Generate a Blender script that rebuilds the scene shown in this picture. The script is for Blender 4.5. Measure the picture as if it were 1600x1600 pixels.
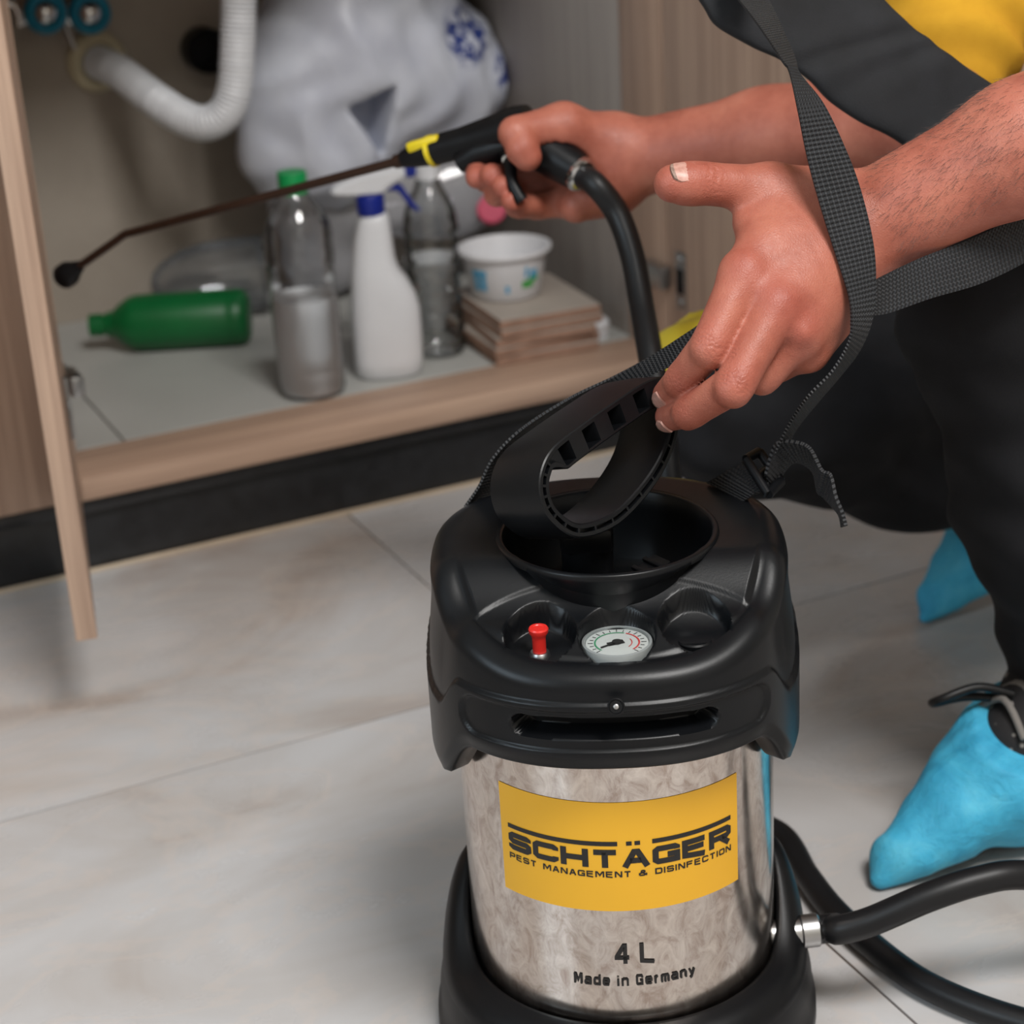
import bpy, bmesh, math, random
import numpy as np
from math import sin, cos, pi, radians, sqrt, atan2, exp
from mathutils import Vector, Matrix

for o in list(bpy.data.objects):
    bpy.data.objects.remove(o, do_unlink=True)
S = bpy.context.scene
COL = S.collection
random.seed(7)

# ---------------------------------------------------------------- camera
FPX = 3060.0                                    # focal length for a 1600 px frame
CAM = np.array([-.480, -.930, .782])
_p, _y, _r = radians(22.57), radians(24.32), radians(-3.5)
FW = np.array([sin(_y)*cos(_p), cos(_y)*cos(_p), -sin(_p)])
_rt = np.array([cos(_y), -sin(_y), 0.0]); _up = np.cross(_rt, FW)
RT = cos(_r)*_rt + sin(_r)*_up; UP = -sin(_r)*_rt + cos(_r)*_up
cd = bpy.data.cameras.new('camera'); cam = bpy.data.objects.new('camera', cd); COL.objects.link(cam)
cam.matrix_world = Matrix(((RT[0], UP[0], -FW[0], CAM[0]), (RT[1], UP[1], -FW[1], CAM[1]), (RT[2], UP[2], -FW[2], CAM[2]), (0, 0, 0, 1)))
cd.sensor_width = 36; cd.sensor_fit = 'HORIZONTAL'; cd.lens = FPX/1600*36; cd.clip_start = .05
cd.dof.use_dof = True; cd.dof.focus_distance = 1.09; cd.dof.aperture_fstop = 8.0; cd.dof.aperture_blades = 0
S.camera = cam

def ray(x, y): return (x-800)/FPX*RT - (y-800)/FPX*UP + FW
def aD(x, y, d): return CAM + ray(x, y)*d                       # a point at a chosen distance
def aY(x, y, Y): q = ray(x, y); return CAM + q*(Y-CAM[1])/q[1]
def aZ(x, y, Z): q = ray(x, y); return CAM + q*(Z-CAM[2])/q[2]

# ---------------------------------------------------------------- light
S.view_settings.view_transform = 'Standard'; S.view_settings.look = 'None'
S.view_settings.gamma = 1; S.view_settings.use_curve_mapping = False
S.view_settings.exposure = -0.45
w = bpy.data.worlds.new('world'); S.world = w; w.use_nodes = True
w.node_tree.nodes['Background'].inputs[0].default_value = (.80, .87, 1, 1)
w.node_tree.nodes['Background'].inputs[1].default_value = .25
def area(name, loc, target, size, sizey, power, col):
    l = bpy.data.lights.new(name, 'AREA'); l.shape = 'RECTANGLE'; l.size = size; l.size_y = sizey; l.energy = power; l.color = col
    o = bpy.data.objects.new(name, l); COL.objects.link(o); o.location = loc
    o.rotation_euler = (Vector(target)-Vector(loc)).to_track_quat('-Z', 'Y').to_euler()
    return o
area('ceiling_lamp_offscreen', (.10, -1.30, 2.50), (.10, -1.30, 0), .8, .8, 105, (1, .98, .955))
area('window_left_offscreen', (-2.02, -.55, 1.55), (0, -.55, 1.45), .9, 1.1, 34, (.72, .88, 1))

# ---------------------------------------------------------------- helpers
def lin(r, g, b):
    f = lambda c: (c/255/12.92) if c/255 <= .04045 else ((c/255+.055)/1.055)**2.4
    return (f(r), f(g), f(b), 1)
M = {}
class NT:
    def __init__(s, name):
        m = bpy.data.materials.new(name); m.use_nodes = True; s.m = m; s.t = m.node_tree; s.n = s.t.nodes
        s.b = s.n['Principled BSDF']; s.out = s.n['Material Output']; M[name] = m
    def add(s, typ, **kw):
        n = s.n.new(typ)
        for k, v in kw.items():
            if hasattr(n, k): setattr(n, k, v)
        return n
    def link(s, a, b): s.t.links.new(a, b)
    def co(s, kind='Object', scale=(1, 1, 1), rot=(0, 0, 0)):
        tc = s.add('ShaderNodeTexCoord'); mp = s.add('ShaderNodeMapping'); mp.inputs['Scale'].default_value = scale; mp.inputs['Rotation'].default_value = rot
        s.link(tc.outputs[kind], mp.inputs[0]); return mp.outputs[0]
    def noise(s, vec, scale, detail=4, rough=.55, dist=0):
        n = s.add('ShaderNodeTexNoise'); n.inputs['Scale'].default_value = scale; n.inputs['Detail'].default_value = detail
        n.inputs['Roughness'].default_value = rough; n.inputs['Distortion'].default_value = dist
        if vec is not None: s.link(vec, n.inputs['Vector'])
        return n.outputs['Fac']
    def ramp(s, fac, stops):
        r = s.add('ShaderNodeValToRGB'); e = r.color_ramp.elements
        while len(e) < len(stops): e.new(.5)
        for el, (p, c) in zip(e, stops): el.position = p; el.color = c if len(c) == 4 else (*c, 1)
        s.link(fac, r.inputs[0]); return r.outputs[0]
    def mix(s, fac, a, b):
        n = s.add('ShaderNodeMix', data_type='RGBA')
        for sock, v in ((n.inputs[0], fac), (n.inputs[6], a), (n.inputs[7], b)):
            if hasattr(v, 'is_output'): s.link(v, sock)
            else: sock.default_value = v
        return n.outputs[2]
    def math(s, op, a, b=0.0):
        n = s.add('ShaderNodeMath', operation=op)
        for sock, v in ((n.inputs[0], a), (n.inputs[1], b)):
            if hasattr(v, 'is_output'): s.link(v, sock)
            else: sock.default_value = v
        return n.outputs[0]
    def bump(s, h, strength, dist=.001):
        b = s.add('ShaderNodeBump'); b.inputs['Strength'].default_value = strength; b.inputs['Distance'].default_value = dist
        s.link(h, b.inputs['Height']); s.link(b.outputs[0], s.b.inputs['Normal']); return b
    def set(s, **kw):
        for k, v in kw.items():
            i = s.b.inputs[k.replace('_', ' ')]
            if hasattr(v, 'is_output'): s.link(v, i)
            else: i.default_value = v
        return s
def simple(name, col, rough=.5, metal=0, spec=.5, var=.06, vs=30, bump=0, bs=200, **kw):
    t = NT(name); c = t.co()
    f = t.noise(c, vs, 3)
    lo = tuple(x*(1-var) for x in col[:3])+(1,); hi = tuple(min(1, x*(1+var)) for x in col[:3])+(1,)
    t.set(Base_Color=t.ramp(f, [(.3, lo), (.7, hi)]), Roughness=rough, Metallic=metal, **kw)
    t.b.inputs['Specular IOR Level'].default_value = spec
    if bump: t.bump(t.noise(c, bs, 3), bump)
    return t.m

WM = {}
def wm(o): return WM.get(o.name, Matrix.Identity(4)) if o else Matrix.Identity(4)
def empty(name, loc=(0, 0, 0), rz=0, label=None, cat=None, group=None, kind=None):
    o = bpy.data.objects.new(name, None); COL.objects.link(o); o.empty_display_size = .05
    o.location = loc; o.rotation_euler = (0, 0, rz)
    WM[o.name] = Matrix.Translation(Vector(loc)) @ Matrix.Rotation(rz, 4, 'Z')
    return tag(o, label, cat, group, kind)
def tag(o, label=None, cat=None, group=None, kind=None):
    for k, v in (('label', label), ('category', cat), ('group', group), ('kind', kind)):
        if v: o[k] = v
    return o
def obj(name, geo, mat, parent=None, local=False, smooth=None, angle=40, **tags):
    """geo: bmesh, mesh or (verts, faces). World coordinates unless local (then already in the parent's frame)."""
    if isinstance(geo, bmesh.types.BMesh):
        me = bpy.data.meshes.new(name); geo.normal_update(); geo.to_mesh(me); geo.free()
    elif isinstance(geo, tuple):
        me = bpy.data.meshes.new(name); me.from_pydata([tuple(map(float, v)) for v in geo[0]], [], [tuple(int(i) for i in f) for f in geo[1]]); me.update()
    else: me = geo
    me.name = name
    if parent is not None and not local: me.transform(wm(parent).inverted())
    o = bpy.data.objects.new(name, me); COL.objects.link(o)
    if parent is not None: o.parent = parent; WM[o.name] = wm(parent)
    else:
        n = len(me.vertices); co = np.empty(n*3, dtype=np.float32); me.vertices.foreach_get('co', co); co = co.reshape(-1, 3)
        c = Vector(((co[:, 0].min()+co[:, 0].max())/2, (co[:, 1].min()+co[:, 1].max())/2, co[:, 2].min()))
        me.transform(Matrix.Translation(-c)); o.location = c; WM[o.name] = Matrix.Translation(c)
    for mm in (mat if isinstance(mat, (list, tuple)) else [mat]): me.materials.append(M[mm] if isinstance(mm, str) else mm)
    if smooth is not False:
        me.polygons.foreach_set('use_smooth', [True]*len(me.polygons))
        if smooth != 'full': 
            try: me.set_sharp_from_angle(angle=radians(angle))
            except Exception: pass
    if tags: tag(o, tags.get('label'), tags.get('cat'), tags.get('group'), tags.get('kind'))
    return o
def box(bm, lo, hi, bev=0, mtx=None, seg=2):
    lo, hi = Vector(lo), Vector(hi)
    r = bmesh.ops.create_cube(bm, size=1)
    vs = r['verts']
    for v in vs: v.co = Vector(((v.co.x+.5)*(hi.x-lo.x)+lo.x, (v.co.y+.5)*(hi.y-lo.y)+lo.y, (v.co.z+.5)*(hi.z-lo.z)+lo.z))
    if bev:
        es = list({e for v in vs for e in v.link_edges})
        r = bmesh.ops.bevel(bm, geom=es, offset=bev, segments=seg, affect='EDGES', profile=.5)
        vs = list({v for f in r['faces'] for v in f.verts} | {v for v in vs if v.is_valid})
    if mtx is not None: bmesh.ops.transform(bm, matrix=mtx, verts=vs)
    return vs
def BX(lo, hi, bev=0, mtx=None, seg=2):
    bm = bmesh.new(); box(bm, lo, hi, bev, mtx, seg); return bm
def lathe(profile, segs=40, mtx=None, bm=None, sx=1, sy=1):
    """profile (r, z) from bottom to top; r = 0 closes."""
    bm = bm or bmesh.new(); rings = []
    for r, z in profile:
        if r < 1e-6: rings.append([bm.verts.new((0, 0, z))])
        else: rings.append([bm.verts.new((r*cos(2*pi*i/segs)*sx, r*sin(2*pi*i/segs)*sy, z)) for i in range(segs)])
    for a, b in zip(rings, rings[1:]):
        for i in range(segs):
            j = (i+1) % segs
            if len(a) == 1 and len(b) > 1: bm.faces.new((a[0], b[j], b[i]))
            elif len(b) == 1 and len(a) > 1: bm.faces.new((a[i], a[j], b[0]))
            elif len(a) > 1: bm.faces.new((a[i], a[j], b[j], b[i]))
    if mtx is not None: bmesh.ops.transform(bm, matrix=mtx, verts=[v for r in rings for v in r])
    return bm
def catmull(P, n=8, closed=False):
    P = [np.asarray(p, float) for p in P]; out = []
    N = len(P); rng = range(N if closed else N-1)
    for i in rng:
        if closed: p0, p1, p2, p3 = P[(i-1) % N], P[i], P[(i+1) % N], P[(i+2) % N]
        else: p0, p1, p2, p3 = P[max(i-1, 0)], P[i], P[i+1], P[min(i+2, N-1)]
        for k in range(n):
            t = k/n
            out.append(.5*((2*p1)+(-p0+p2)*t+(2*p0-5*p1+4*p2-p3)*t*t+(-p0+3*p1-3*p2+p3)*t**3))
    if not closed: out.append(P[-1])
    return out
def tube(P, rad, segs=14, bm=None, cap=True, ridge=None):
    bm = bm or bmesh.new(); P = [Vector(p) for p in P]; N = len(P)
    if not hasattr(rad, '__len__'): rad = [rad]*N
    T = [(P[min(i+1, N-1)]-P[max(i-1, 0)]).normalized() for i in range(N)]
    up = Vector((0, 0, 1)) if abs(T[0].z) < .9 else Vector((1, 0, 0))
    nrm = (up-T[0]*up.dot(T[0])).normalized(); rings = []
    for i in range(N):
        nrm = (nrm-T[i]*nrm.dot(T[i])).normalized(); b = T[i].cross(nrm)
        rings.append([bm.verts.new(P[i]+(nrm*cos(2*pi*k/segs)+b*sin(2*pi*k/segs))*rad[i]) for k in range(segs)])
    for a, b in zip(rings, rings[1:]):
        for k in range(segs):
            j = (k+1) % segs; bm.faces.new((a[k], a[j], b[j], b[k]))
    if cap:
        bm.faces.new(list(reversed(rings[0]))); bm.faces.new(rings[-1])
    return bm
def align(a, b, roll=0):
    """matrix taking local +Z to the direction a->b with origin a"""
    a, b = Vector(a), Vector(b); q = (b-a).to_track_quat('Z', 'Y')
    return Matrix.Translation(a) @ q.to_matrix().to_4x4() @ Matrix.Rotation(roll, 4, 'Z')
def ribbon(edges, th=.0016, n=8, bm=None):
    """webbing: list of (left point, right point); swept with UV (u along in metres, v across)"""
    Lp = catmull([e[0] for e in edges], n); Rp = catmull([e[1] for e in edges], n)
    bm = bm or bmesh.new(); uvl = bm.loops.layers.uv.verify(); K = 5; N = len(Lp)
    Tn = []
    for i in range(N):
        t = (Lp[min(i+1, N-1)]+Rp[min(i+1, N-1)])-(Lp[max(i-1, 0)]+Rp[max(i-1, 0)]); w = Rp[i]-Lp[i]
        nn = np.cross(t, w); Tn.append(nn/(np.linalg.norm(nn)+1e-12))
    for i in range(1, N):
        if Tn[i] @ Tn[i-1] < 0 and False: Tn[i] = -Tn[i]
    top, bot, u = [], [], [0]
    for i in range(N):
        if i: u.append(u[-1]+np.linalg.norm((Lp[i]+Rp[i]-Lp[i-1]-Rp[i-1])/2))
        top.append([bm.verts.new(Lp[i]+(Rp[i]-Lp[i])*k/(K-1)+Tn[i]*th/2) for k in range(K)])
        bot.append([bm.verts.new(Lp[i]+(Rp[i]-Lp[i])*k/(K-1)-Tn[i]*th/2) for k in range(K)])
    wd = np.mean([np.linalg.norm(Rp[i]-Lp[i]) for i in range(N)])
    def quad(vs, us):
        try: f = bm.faces.new(vs)
        except ValueError: return
        for l, (a, b) in zip(f.loops, us): l[uvl].uv = (a, b)
    for i in range(N-1):
        for k in range(K-1):
            v0, v1 = k/(K-1)*wd, (k+1)/(K-1)*wd
            quad((top[i][k], top[i+1][k], top[i+1][k+1], top[i][k+1]), ((u[i], v0), (u[i+1], v0), (u[i+1], v1), (u[i], v1)))
            quad((bot[i][k+1], bot[i+1][k+1], bot[i+1][k], bot[i][k]), ((u[i], v1), (u[i+1], v1), (u[i+1], v0), (u[i], v0)))
        for k, s in ((0, 0), (K-1, 1)):
            vs = (bot[i][k], bot[i+1][k], top[i+1][k], top[i][k]) if s == 0 else (top[i][k], top[i+1][k], bot[i+1][k], bot[i][k])
            quad(vs, ((u[i], 0), (u[i+1], 0), (u[i+1], 0), (u[i], 0)))
    for i in (0, N-1):
        for k in range(K-1):
            vs = (top[i][k], top[i][k+1], bot[i][k+1], bot[i][k])
            quad(vs if i == 0 else vs[::-1], ((u[i], 0),)*4)
    return bm

# ---- smooth organic surfaces from distance fields (surface nets on a sparse grid)
def sd_cone(p, a, b, ra, rb, fl=None):
    pa = p-a; ba = b-a; L2 = ba @ ba
    if fl is not None:
        nrm, s = fl; pa = pa+np.outer(pa @ nrm*(s-1), nrm); ba = ba+nrm*(ba @ nrm)*(s-1); L2 = ba @ ba
    t = np.clip(pa @ ba/L2, 0, 1)
    return np.linalg.norm(pa-np.outer(t, ba), axis=1)-(ra+t*(rb-ra))
def smin(a, b, k):
    h = np.clip(.5+.5*(b-a)/k, 0, 1); return b*(1-h)+a*h-k*h*(1-h)
class Chain:
    """rounded cones blended with radius k; drawn only where they are near"""
    def __init__(s, k): s.c = []; s.k = k
    def add(s, a, b, ra, rb, fl=None): s.c.append((np.asarray(a, float), np.asarray(b, float), ra, rb, fl)); return s
    def run(s, pts, rads, fls=None):
        for i in range(len(pts)-1): s.add(pts[i], pts[i+1], rads[i], rads[i+1], fls)
        return s
    def __call__(s, p):
        c = (p.min(0)+p.max(0))/2; hd = np.linalg.norm(p.max(0)-p.min(0))/2; d = None
        for a, b, ra, rb, fl in s.c:
            t = np.clip((c-a) @ (b-a)/((b-a) @ (b-a)), 0, 1)
            if np.linalg.norm(c-a-t*(b-a))-max(ra, rb)-hd > .03+s.k and d is not None: continue
            e = sd_cone(p, a, b, ra, rb, fl); d = e if d is None else smin(d, e, s.k)
        return d
def sdf_mesh(fn, lo, hi, h, slack=.004, B=12):
    lo = np.asarray(lo, float); hi = np.asarray(hi, float)
    nb = np.ceil((hi-lo)/(h*B)).astype(int)
    bi = np.stack(np.meshgrid(*[np.arange(n) for n in nb], indexing='ij'), -1).reshape(-1, 3)
    cen = lo+(bi+.5)*B*h; half = .866*B*h+slack; keep = []
    dd = np.concatenate([fn(cen[i:i+64]) for i in range(0, len(cen), 64)])
    bi = bi[np.abs(dd) < half*1.25]
    g = np.stack(np.meshgrid(*[np.arange(B+1)]*3, indexing='ij'), -1).reshape(-1, 3)
    big = np.int64(1 << 20); keys, pos, faces = [], [], []
    corners = np.array([[i, j, k] for i in (0, 1) for j in (0, 1) for k in (0, 1)])
    edges = [(a, b) for a in range(8) for b in range(a+1, 8) if np.abs(corners[a]-corners[b]).sum() == 1]
    kf = lambda ijk: (ijk[..., 0].astype(np.int64)*big+ijk[..., 1])*big+ijk[..., 2]
    for blk in bi:
        base = blk*B; d = fn(lo+(g+base)*h).reshape(B+1, B+1, B+1); s = d < 0
        if s.all() or not s.any(): continue
        cs = np.stack([s[c[0]:c[0]+B, c[1]:c[1]+B, c[2]:c[2]+B] for c in corners]); tot = cs.sum(0)
        idx = np.argwhere((tot > 0) & (tot < 8))
        dv = np.stack([d[idx[:, 0]+c[0], idx[:, 1]+c[1], idx[:, 2]+c[2]] for c in corners], 1)
        acc = np.zeros((len(idx), 3)); cnt = np.zeros(len(idx))
        for a, b in edges:
            da, db = dv[:, a], dv[:, b]; m = (da < 0) != (db < 0); t = np.where(m, da/(da-db+1e-12*(da == db)), 0)
            acc += np.where(m[:, None], corners[a]+np.outer(t, corners[b]-corners[a]), 0); cnt += m
        keys.append(kf(idx+base)); pos.append(lo+(idx+base+acc/cnt[:, None])*h)
        for ax in range(3):
            e1, e2 = (ax+1) % 3, (ax+2) % 3
            sl = [slice(0, B)]*3; s0 = s[tuple(sl)]; sl[ax] = slice(1, B+1); s1 = s[tuple(sl)]
            q = np.argwhere(s0 != s1)
            if not len(q): continue
            flip = s0[q[:, 0], q[:, 1], q[:, 2]]; q = q+base
            o1 = np.zeros(3, int); o1[e1] = 1; o2 = np.zeros(3, int); o2[e2] = 1
            f4 = np.stack([kf(q-o1-o2), kf(q-o2), kf(q), kf(q-o1)], 1)
            f4[~flip] = f4[~flip][:, ::-1]; faces.append(f4)
    keys = np.concatenate(keys); pos = np.concatenate(pos); faces = np.concatenate(faces)
    o = np.argsort(keys); keys = keys[o]; pos = pos[o]
    ix = np.clip(np.searchsorted(keys, faces), 0, len(keys)-1); ok = (keys[ix] == faces).all(1); ix = ix[ok]
    return pos, ix
def np_mesh(name, pos, quads, attrs=None):
    me = bpy.data.meshes.new(name); me.vertices.add(len(pos)); me.vertices.foreach_set('co', np.asarray(pos, np.float32).ravel())
    me.loops.add(len(quads)*4); me.loops.foreach_set('vertex_index', np.asarray(quads, np.int32).ravel())
    me.polygons.add(len(quads)); me.polygons.foreach_set('loop_start', np.arange(0, len(quads)*4, 4, dtype=np.int32))
    try: me.polygons.foreach_set('loop_total', np.full(len(quads), 4, np.int32))
    except Exception: pass
    me.update(calc_edges=True); me.validate()
    for k, v in (attrs or {}).items():
        a = me.attributes.new(k, 'FLOAT', 'POINT'); a.data.foreach_set('value', np.asarray(v, np.float32))
    return me
def wob(p, freq, seed, n=7):
    """smooth pseudo-noise in about -1..1"""
    rs = np.random.RandomState(seed); v = np.zeros(len(p))
    for i in range(n):
        d = rs.normal(size=3); d /= np.linalg.norm(d); f = freq*rs.uniform(.6, 1.5)
        v += np.sin(p @ d*f+rs.uniform(0, 6.28)+1.3*np.sin(p @ rs.normal(size=3)*freq*.45+rs.uniform(0, 6.28)))
    return v/n*1.8

# ---------------------------------------------------------------- materials
simple('plastic_black', (.004, .0042, .005), .40, spec=.22, var=.25, vs=14, bump=.05, bs=900)
simple('plastic_satin', (.0045, .0050, .006), .34, spec=.24, var=.25, vs=10, bump=.04, bs=700)
simple('rubber_black', (.007, .007, .0078), .42, spec=.32, var=.2, vs=25)
simple('red_plastic', lin(214, 45, 38), .35)
simple('chrome', (.62, .62, .62), .18, metal=1)
simple('dull_metal', (.42, .42, .42), .35, metal=1)
simple('white_plastic', lin(222, 224, 228), .42, var=.02)
simple('bowl_white', lin(225, 225, 228), .4, var=.03)
simple('cream_plastic', lin(205, 195, 165), .45)
simple('blue_plastic', lin(20, 40, 135), .35)
simple('green_cap', lin(10, 150, 80), .4)
simple('green_bottle', lin(8, 98, 48), .38, var=.1)
simple('teal_plastic', lin(10, 120, 150), .35)
simple('pink_plastic', lin(215, 70, 105), .4)
simple('yellow_plastic', lin(226, 200, 60), .5)
simple('yellow_clip', lin(220, 195, 25), .4)
simple('gauge_ring', lin(150, 155, 155), .3, metal=.3)
simple('gauge_face', lin(196, 200, 198), .5)
simple('ink', (.010, .009, .009), .5)
simple('green_ink', lin(60, 140, 100), .5); simple('red_ink', lin(200, 60, 60), .5)
simple('green_print', lin(50, 160, 60), .5); simple('blue_print', lin(80, 165, 205), .5)
simple('label_yellow', lin(229, 172, 38), .42, var=.05, vs=9)
simple('wand_metal', (.045, .022, .014), .4, metal=.5)
simple('sealant', lin(190, 172, 150), .6)
simple('stone_black', (.010, .0105, .012), .30, var=.4, vs=60)
simple('counter_stone', (.05, .05, .052), .3, var=.4, vs=60)
simple('paint_wall', lin(196, 190, 180), .85, var=.05, vs=3, bump=.1, bs=90)
simple('ceiling_paint', lin(228, 226, 222), .9)
simple('tile_edge', lin(150, 118, 100), .8, var=.2, vs=60)

t = NT('wall_render'); c = t.co()
t.set(Base_Color=t.ramp(t.noise(c, 5, 6, .6), [(.3, lin(150, 140, 128)), (.7, lin(172, 162, 150))]), Roughness=.9); t.bump(t.noise(c, 60, 5), .25, .002)

def wood(name, a, b, axis):
    t = NT(name); sc = [60, 60, 60]; sc[axis] = 2.2
    c = t.co('Object', tuple(sc)); f = t.noise(c, 1.0, 6, .6, .8)
    sc2 = [260, 260, 260]; sc2[axis] = 5; f2 = t.noise(t.co('Object', tuple(sc2)), 1.0, 3)
    g = t.math('ADD', t.math('MULTIPLY', f, .7), t.math('MULTIPLY', f2, .3))
    t.set(Base_Color=t.ramp(g, [(.33, a), (.52, tuple((x+y)/2 for x, y in zip(a, b))), (.68, b)]), Roughness=.55); t.bump(f2, .12, .0005)
wood('wood_x', lin(158, 130, 112), lin(196, 166, 144), 0)
wood('wood_z', lin(158, 130, 112), lin(196, 166, 144), 2)
wood('panel_grey', lin(150, 142, 136), lin(170, 162, 155), 2)

t = NT('tile_marble'); inf = t.add('ShaderNodeObjectInfo'); c = t.co('Object', (1, 1, 1))
off = t.add('ShaderNodeVectorMath', operation='MULTIPLY_ADD'); t.link(inf.outputs['Random'], off.inputs[0]); off.inputs[1].default_value = (37, 19, 7); t.link(c, off.inputs[2])
v = off.outputs[0]
st = t.add('ShaderNodeMapping'); st.inputs['Scale'].default_value = (1.0, 1.9, 1); st.inputs['Rotation'].default_value = (0, 0, .35); t.link(v, st.inputs[0])
n1 = t.noise(st.outputs[0], 2.6, 8, .55, 1.2); n2 = t.noise(st.outputs[0], 5.2, 6, .6, .8)
vein = t.ramp(t.math('ABSOLUTE', t.math('SUBTRACT', n2, .5)), [(0, (1, 1, 1)), (.035, (0, 0, 0))])
base = t.ramp(n1, [(.30, lin(164, 152, 144)), (.44, lin(180, 175, 172)), (.60, lin(188, 186, 186)), (.78, lin(196, 195, 196))])
colr = t.mix(t.math('MULTIPLY', vein, .22), base, lin(206, 190, 178))
dirt = t.ramp(t.noise(c, 60, 4, .6), [(.70, (0, 0, 0)), (.80, (1, 1, 1))])
colr = t.mix(t.math('MULTIPLY', dirt, .10), colr, lin(110, 92, 80))
t.set(Base_Color=colr, Roughness=t.ramp(n2, [(.3, (.20,)*3), (.7, (.32,)*3)])); t.b.inputs['Specular IOR Level'].default_value = .5
simple('grout', lin(120, 98, 82), .9, var=.2, vs=40)

t = NT('steel_tank'); c = t.co('Object', (1, 1, .6))
n = t.noise(c, 95, 7, .72, 1.2); n2 = t.noise(c, 22, 5, .6)
t.set(Base_Color=t.ramp(n, [(.34, lin(176, 160, 150)), (.5, lin(206, 196, 188)), (.66, lin(226, 217, 208))]), Metallic=1.0,
      Roughness=t.ramp(n2, [(.3, (.10,)*3), (.7, (.24,)*3)])); t.bump(t.noise(c, 9, 2), .03, .002)

def clear(name, tint=(1, 1, 1, 1), lo=.06, body=0.0, bodycol=(1, 1, 1, 1)):
    t = NT(name); tr = t.add('ShaderNodeBsdfTransparent'); tr.inputs[0].default_value = tint
    gl = t.add('ShaderNodeBsdfGlossy'); gl.inputs['Roughness'].default_value = .06
    lw = t.add('ShaderNodeLayerWeight'); lw.inputs[0].default_value = .25
    f = t.math('ADD', t.math('MULTIPLY', lw.outputs['Fresnel'], .9), lo)
    mx = t.add('ShaderNodeMixShader'); t.link(f, mx.inputs[0]); t.link(tr.outputs[0], mx.inputs[1]); t.link(gl.outputs[0], mx.inputs[2]); last = mx
    if body:
        df = t.add('ShaderNodeBsdfDiffuse'); df.inputs[0].default_value = bodycol; tl = t.add('ShaderNodeBsdfTranslucent'); tl.inputs[0].default_value = bodycol
        ad = t.add('ShaderNodeMixShader'); ad.inputs[0].default_value = .22; t.link(df.outputs[0], ad.inputs[1]); t.link(tl.outputs[0], ad.inputs[2])
        m2 = t.add('ShaderNodeMixShader'); m2.inputs[0].default_value = body; t.link(mx.outputs[0], m2.inputs[1]); t.link(ad.outputs[0], m2.inputs[2]); last = m2
    t.link(last.outputs[0], t.out.inputs[0])
clear('clear_plastic', (.93, .94, .95, 1), .05)
clear('clear_ribbed', (.90, .92, .92, 1), .07)
clear('gauge_glass', (.95, .96, .96, 1), .05)
clear('clear_dome', (.86, .88, .90, 1), .05, .10, (.5, .53, .56, 1))
clear('cloudy_liquid', (.9, .92, .93, 1), .03, .85, (.92, .93, .95, 1))
clear('clear_bag', (.9, .91, .94, 1), .06, .50, (.80, .80, .84, 1))

t = NT('bag_white'); c = t.co()
f = t.noise(c, 14, 4)
msk = t.add('ShaderNodeAttribute'); msk.attribute_name = 'print'
blot = t.ramp(t.noise(c, 90, 3), [(.46, (0, 0, 0)), (.52, (1, 1, 1))])
colr = t.mix(t.math('MULTIPLY', msk.outputs['Fac'], blot), t.ramp(f, [(.3, lin(196, 200, 214)), (.7, lin(216, 220, 230))]), lin(40, 60, 130))
t.set(Base_Color=colr, Roughness=.38); t.b.inputs['Subsurface Weight'].default_value = .15; t.b.inputs['Subsurface Radius'].default_value = (.02, .02, .02)
t.bump(t.noise(c, 45, 5, .6), .25, .004)

t = NT('webbing'); uv = t.add('ShaderNodeUVMap'); sp = t.add('ShaderNodeSeparateXYZ'); t.link(uv.outputs[0], sp.inputs[0])
ru = t.math('SINE', t.math('MULTIPLY', sp.outputs[0], 2*pi/.0026)); rv = t.math('SINE', t.math('MULTIPLY', sp.outputs[1], 2*pi/.0024))
hgt = t.math('ADD', ru, t.math('MULTIPLY', t.math('MULTIPLY', ru, rv), .8))
t.set(Base_Color=t.ramp(t.noise(t.co(), 40, 4), [(.3, (.010, .0105, .012)), (.7, (.016, .0165, .019))]), Roughness=.62)
t.bump(hgt, .8, .0007)

t = NT('pad_fabric'); c = t.co(); wv = t.noise(t.co('Object', (900, 900, 900)), 1, 2)
t.set(Base_Color=t.ramp(t.noise(c, 40, 5), [(.3, (.0045, .0047, .006)), (.7, (.010, .0105, .013))]), Roughness=.85); t.bump(wv, .35, .0008)
t = NT('trouser_black'); c = t.co()
t.set(Base_Color=t.ramp(t.noise(c, 30, 5), [(.3, (.0065, .0065, .0075)), (.7, (.011, .011, .013))]), Roughness=.85); t.bump(t.noise(c, 700, 2), .25, .0006); t.b.inputs['Specular IOR Level'].default_value = .25
t = NT('shirt_yellow'); c = t.co()
t.set(Base_Color=t.ramp(t.noise(c, 20, 5), [(.3, lin(186, 136, 22)), (.7, lin(208, 158, 34))]), Roughness=.9); t.bump(t.noise(c, 600, 2), .3, .0008)

t = NT('skin'); c = t.co(); cr = t.add('ShaderNodeAttribute'); cr.attribute_name = 'crease'; rd = t.add('ShaderNodeAttribute'); rd.attribute_name = 'red'
b1 = t.ramp(t.noise(c, 26, 5, .6), [(.3, lin(144, 78, 62)), (.5, lin(166, 97, 79)), (.7, lin(180, 112, 92))])
pores = t.noise(c, 900, 3); b2 = t.mix(t.math('MULTIPLY', rd.outputs['Fac'], .55), b1, lin(150, 64, 54))
b3 = t.mix(t.ramp(pores, [(.58, (0, 0, 0)), (.72, (.35, .35, .35))]), b2, lin(136, 68, 54))
t.set(Base_Color=b3, Roughness=t.ramp(t.noise(c, 300, 3), [(.3, (.42,)*3), (.7, (.55,)*3)]))
t.b.inputs['Subsurface Weight'].default_value = .12; t.b.inputs['Subsurface Radius'].default_value = (.012, .004, .002); t.b.inputs['Specular IOR Level'].default_value = .4
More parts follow.
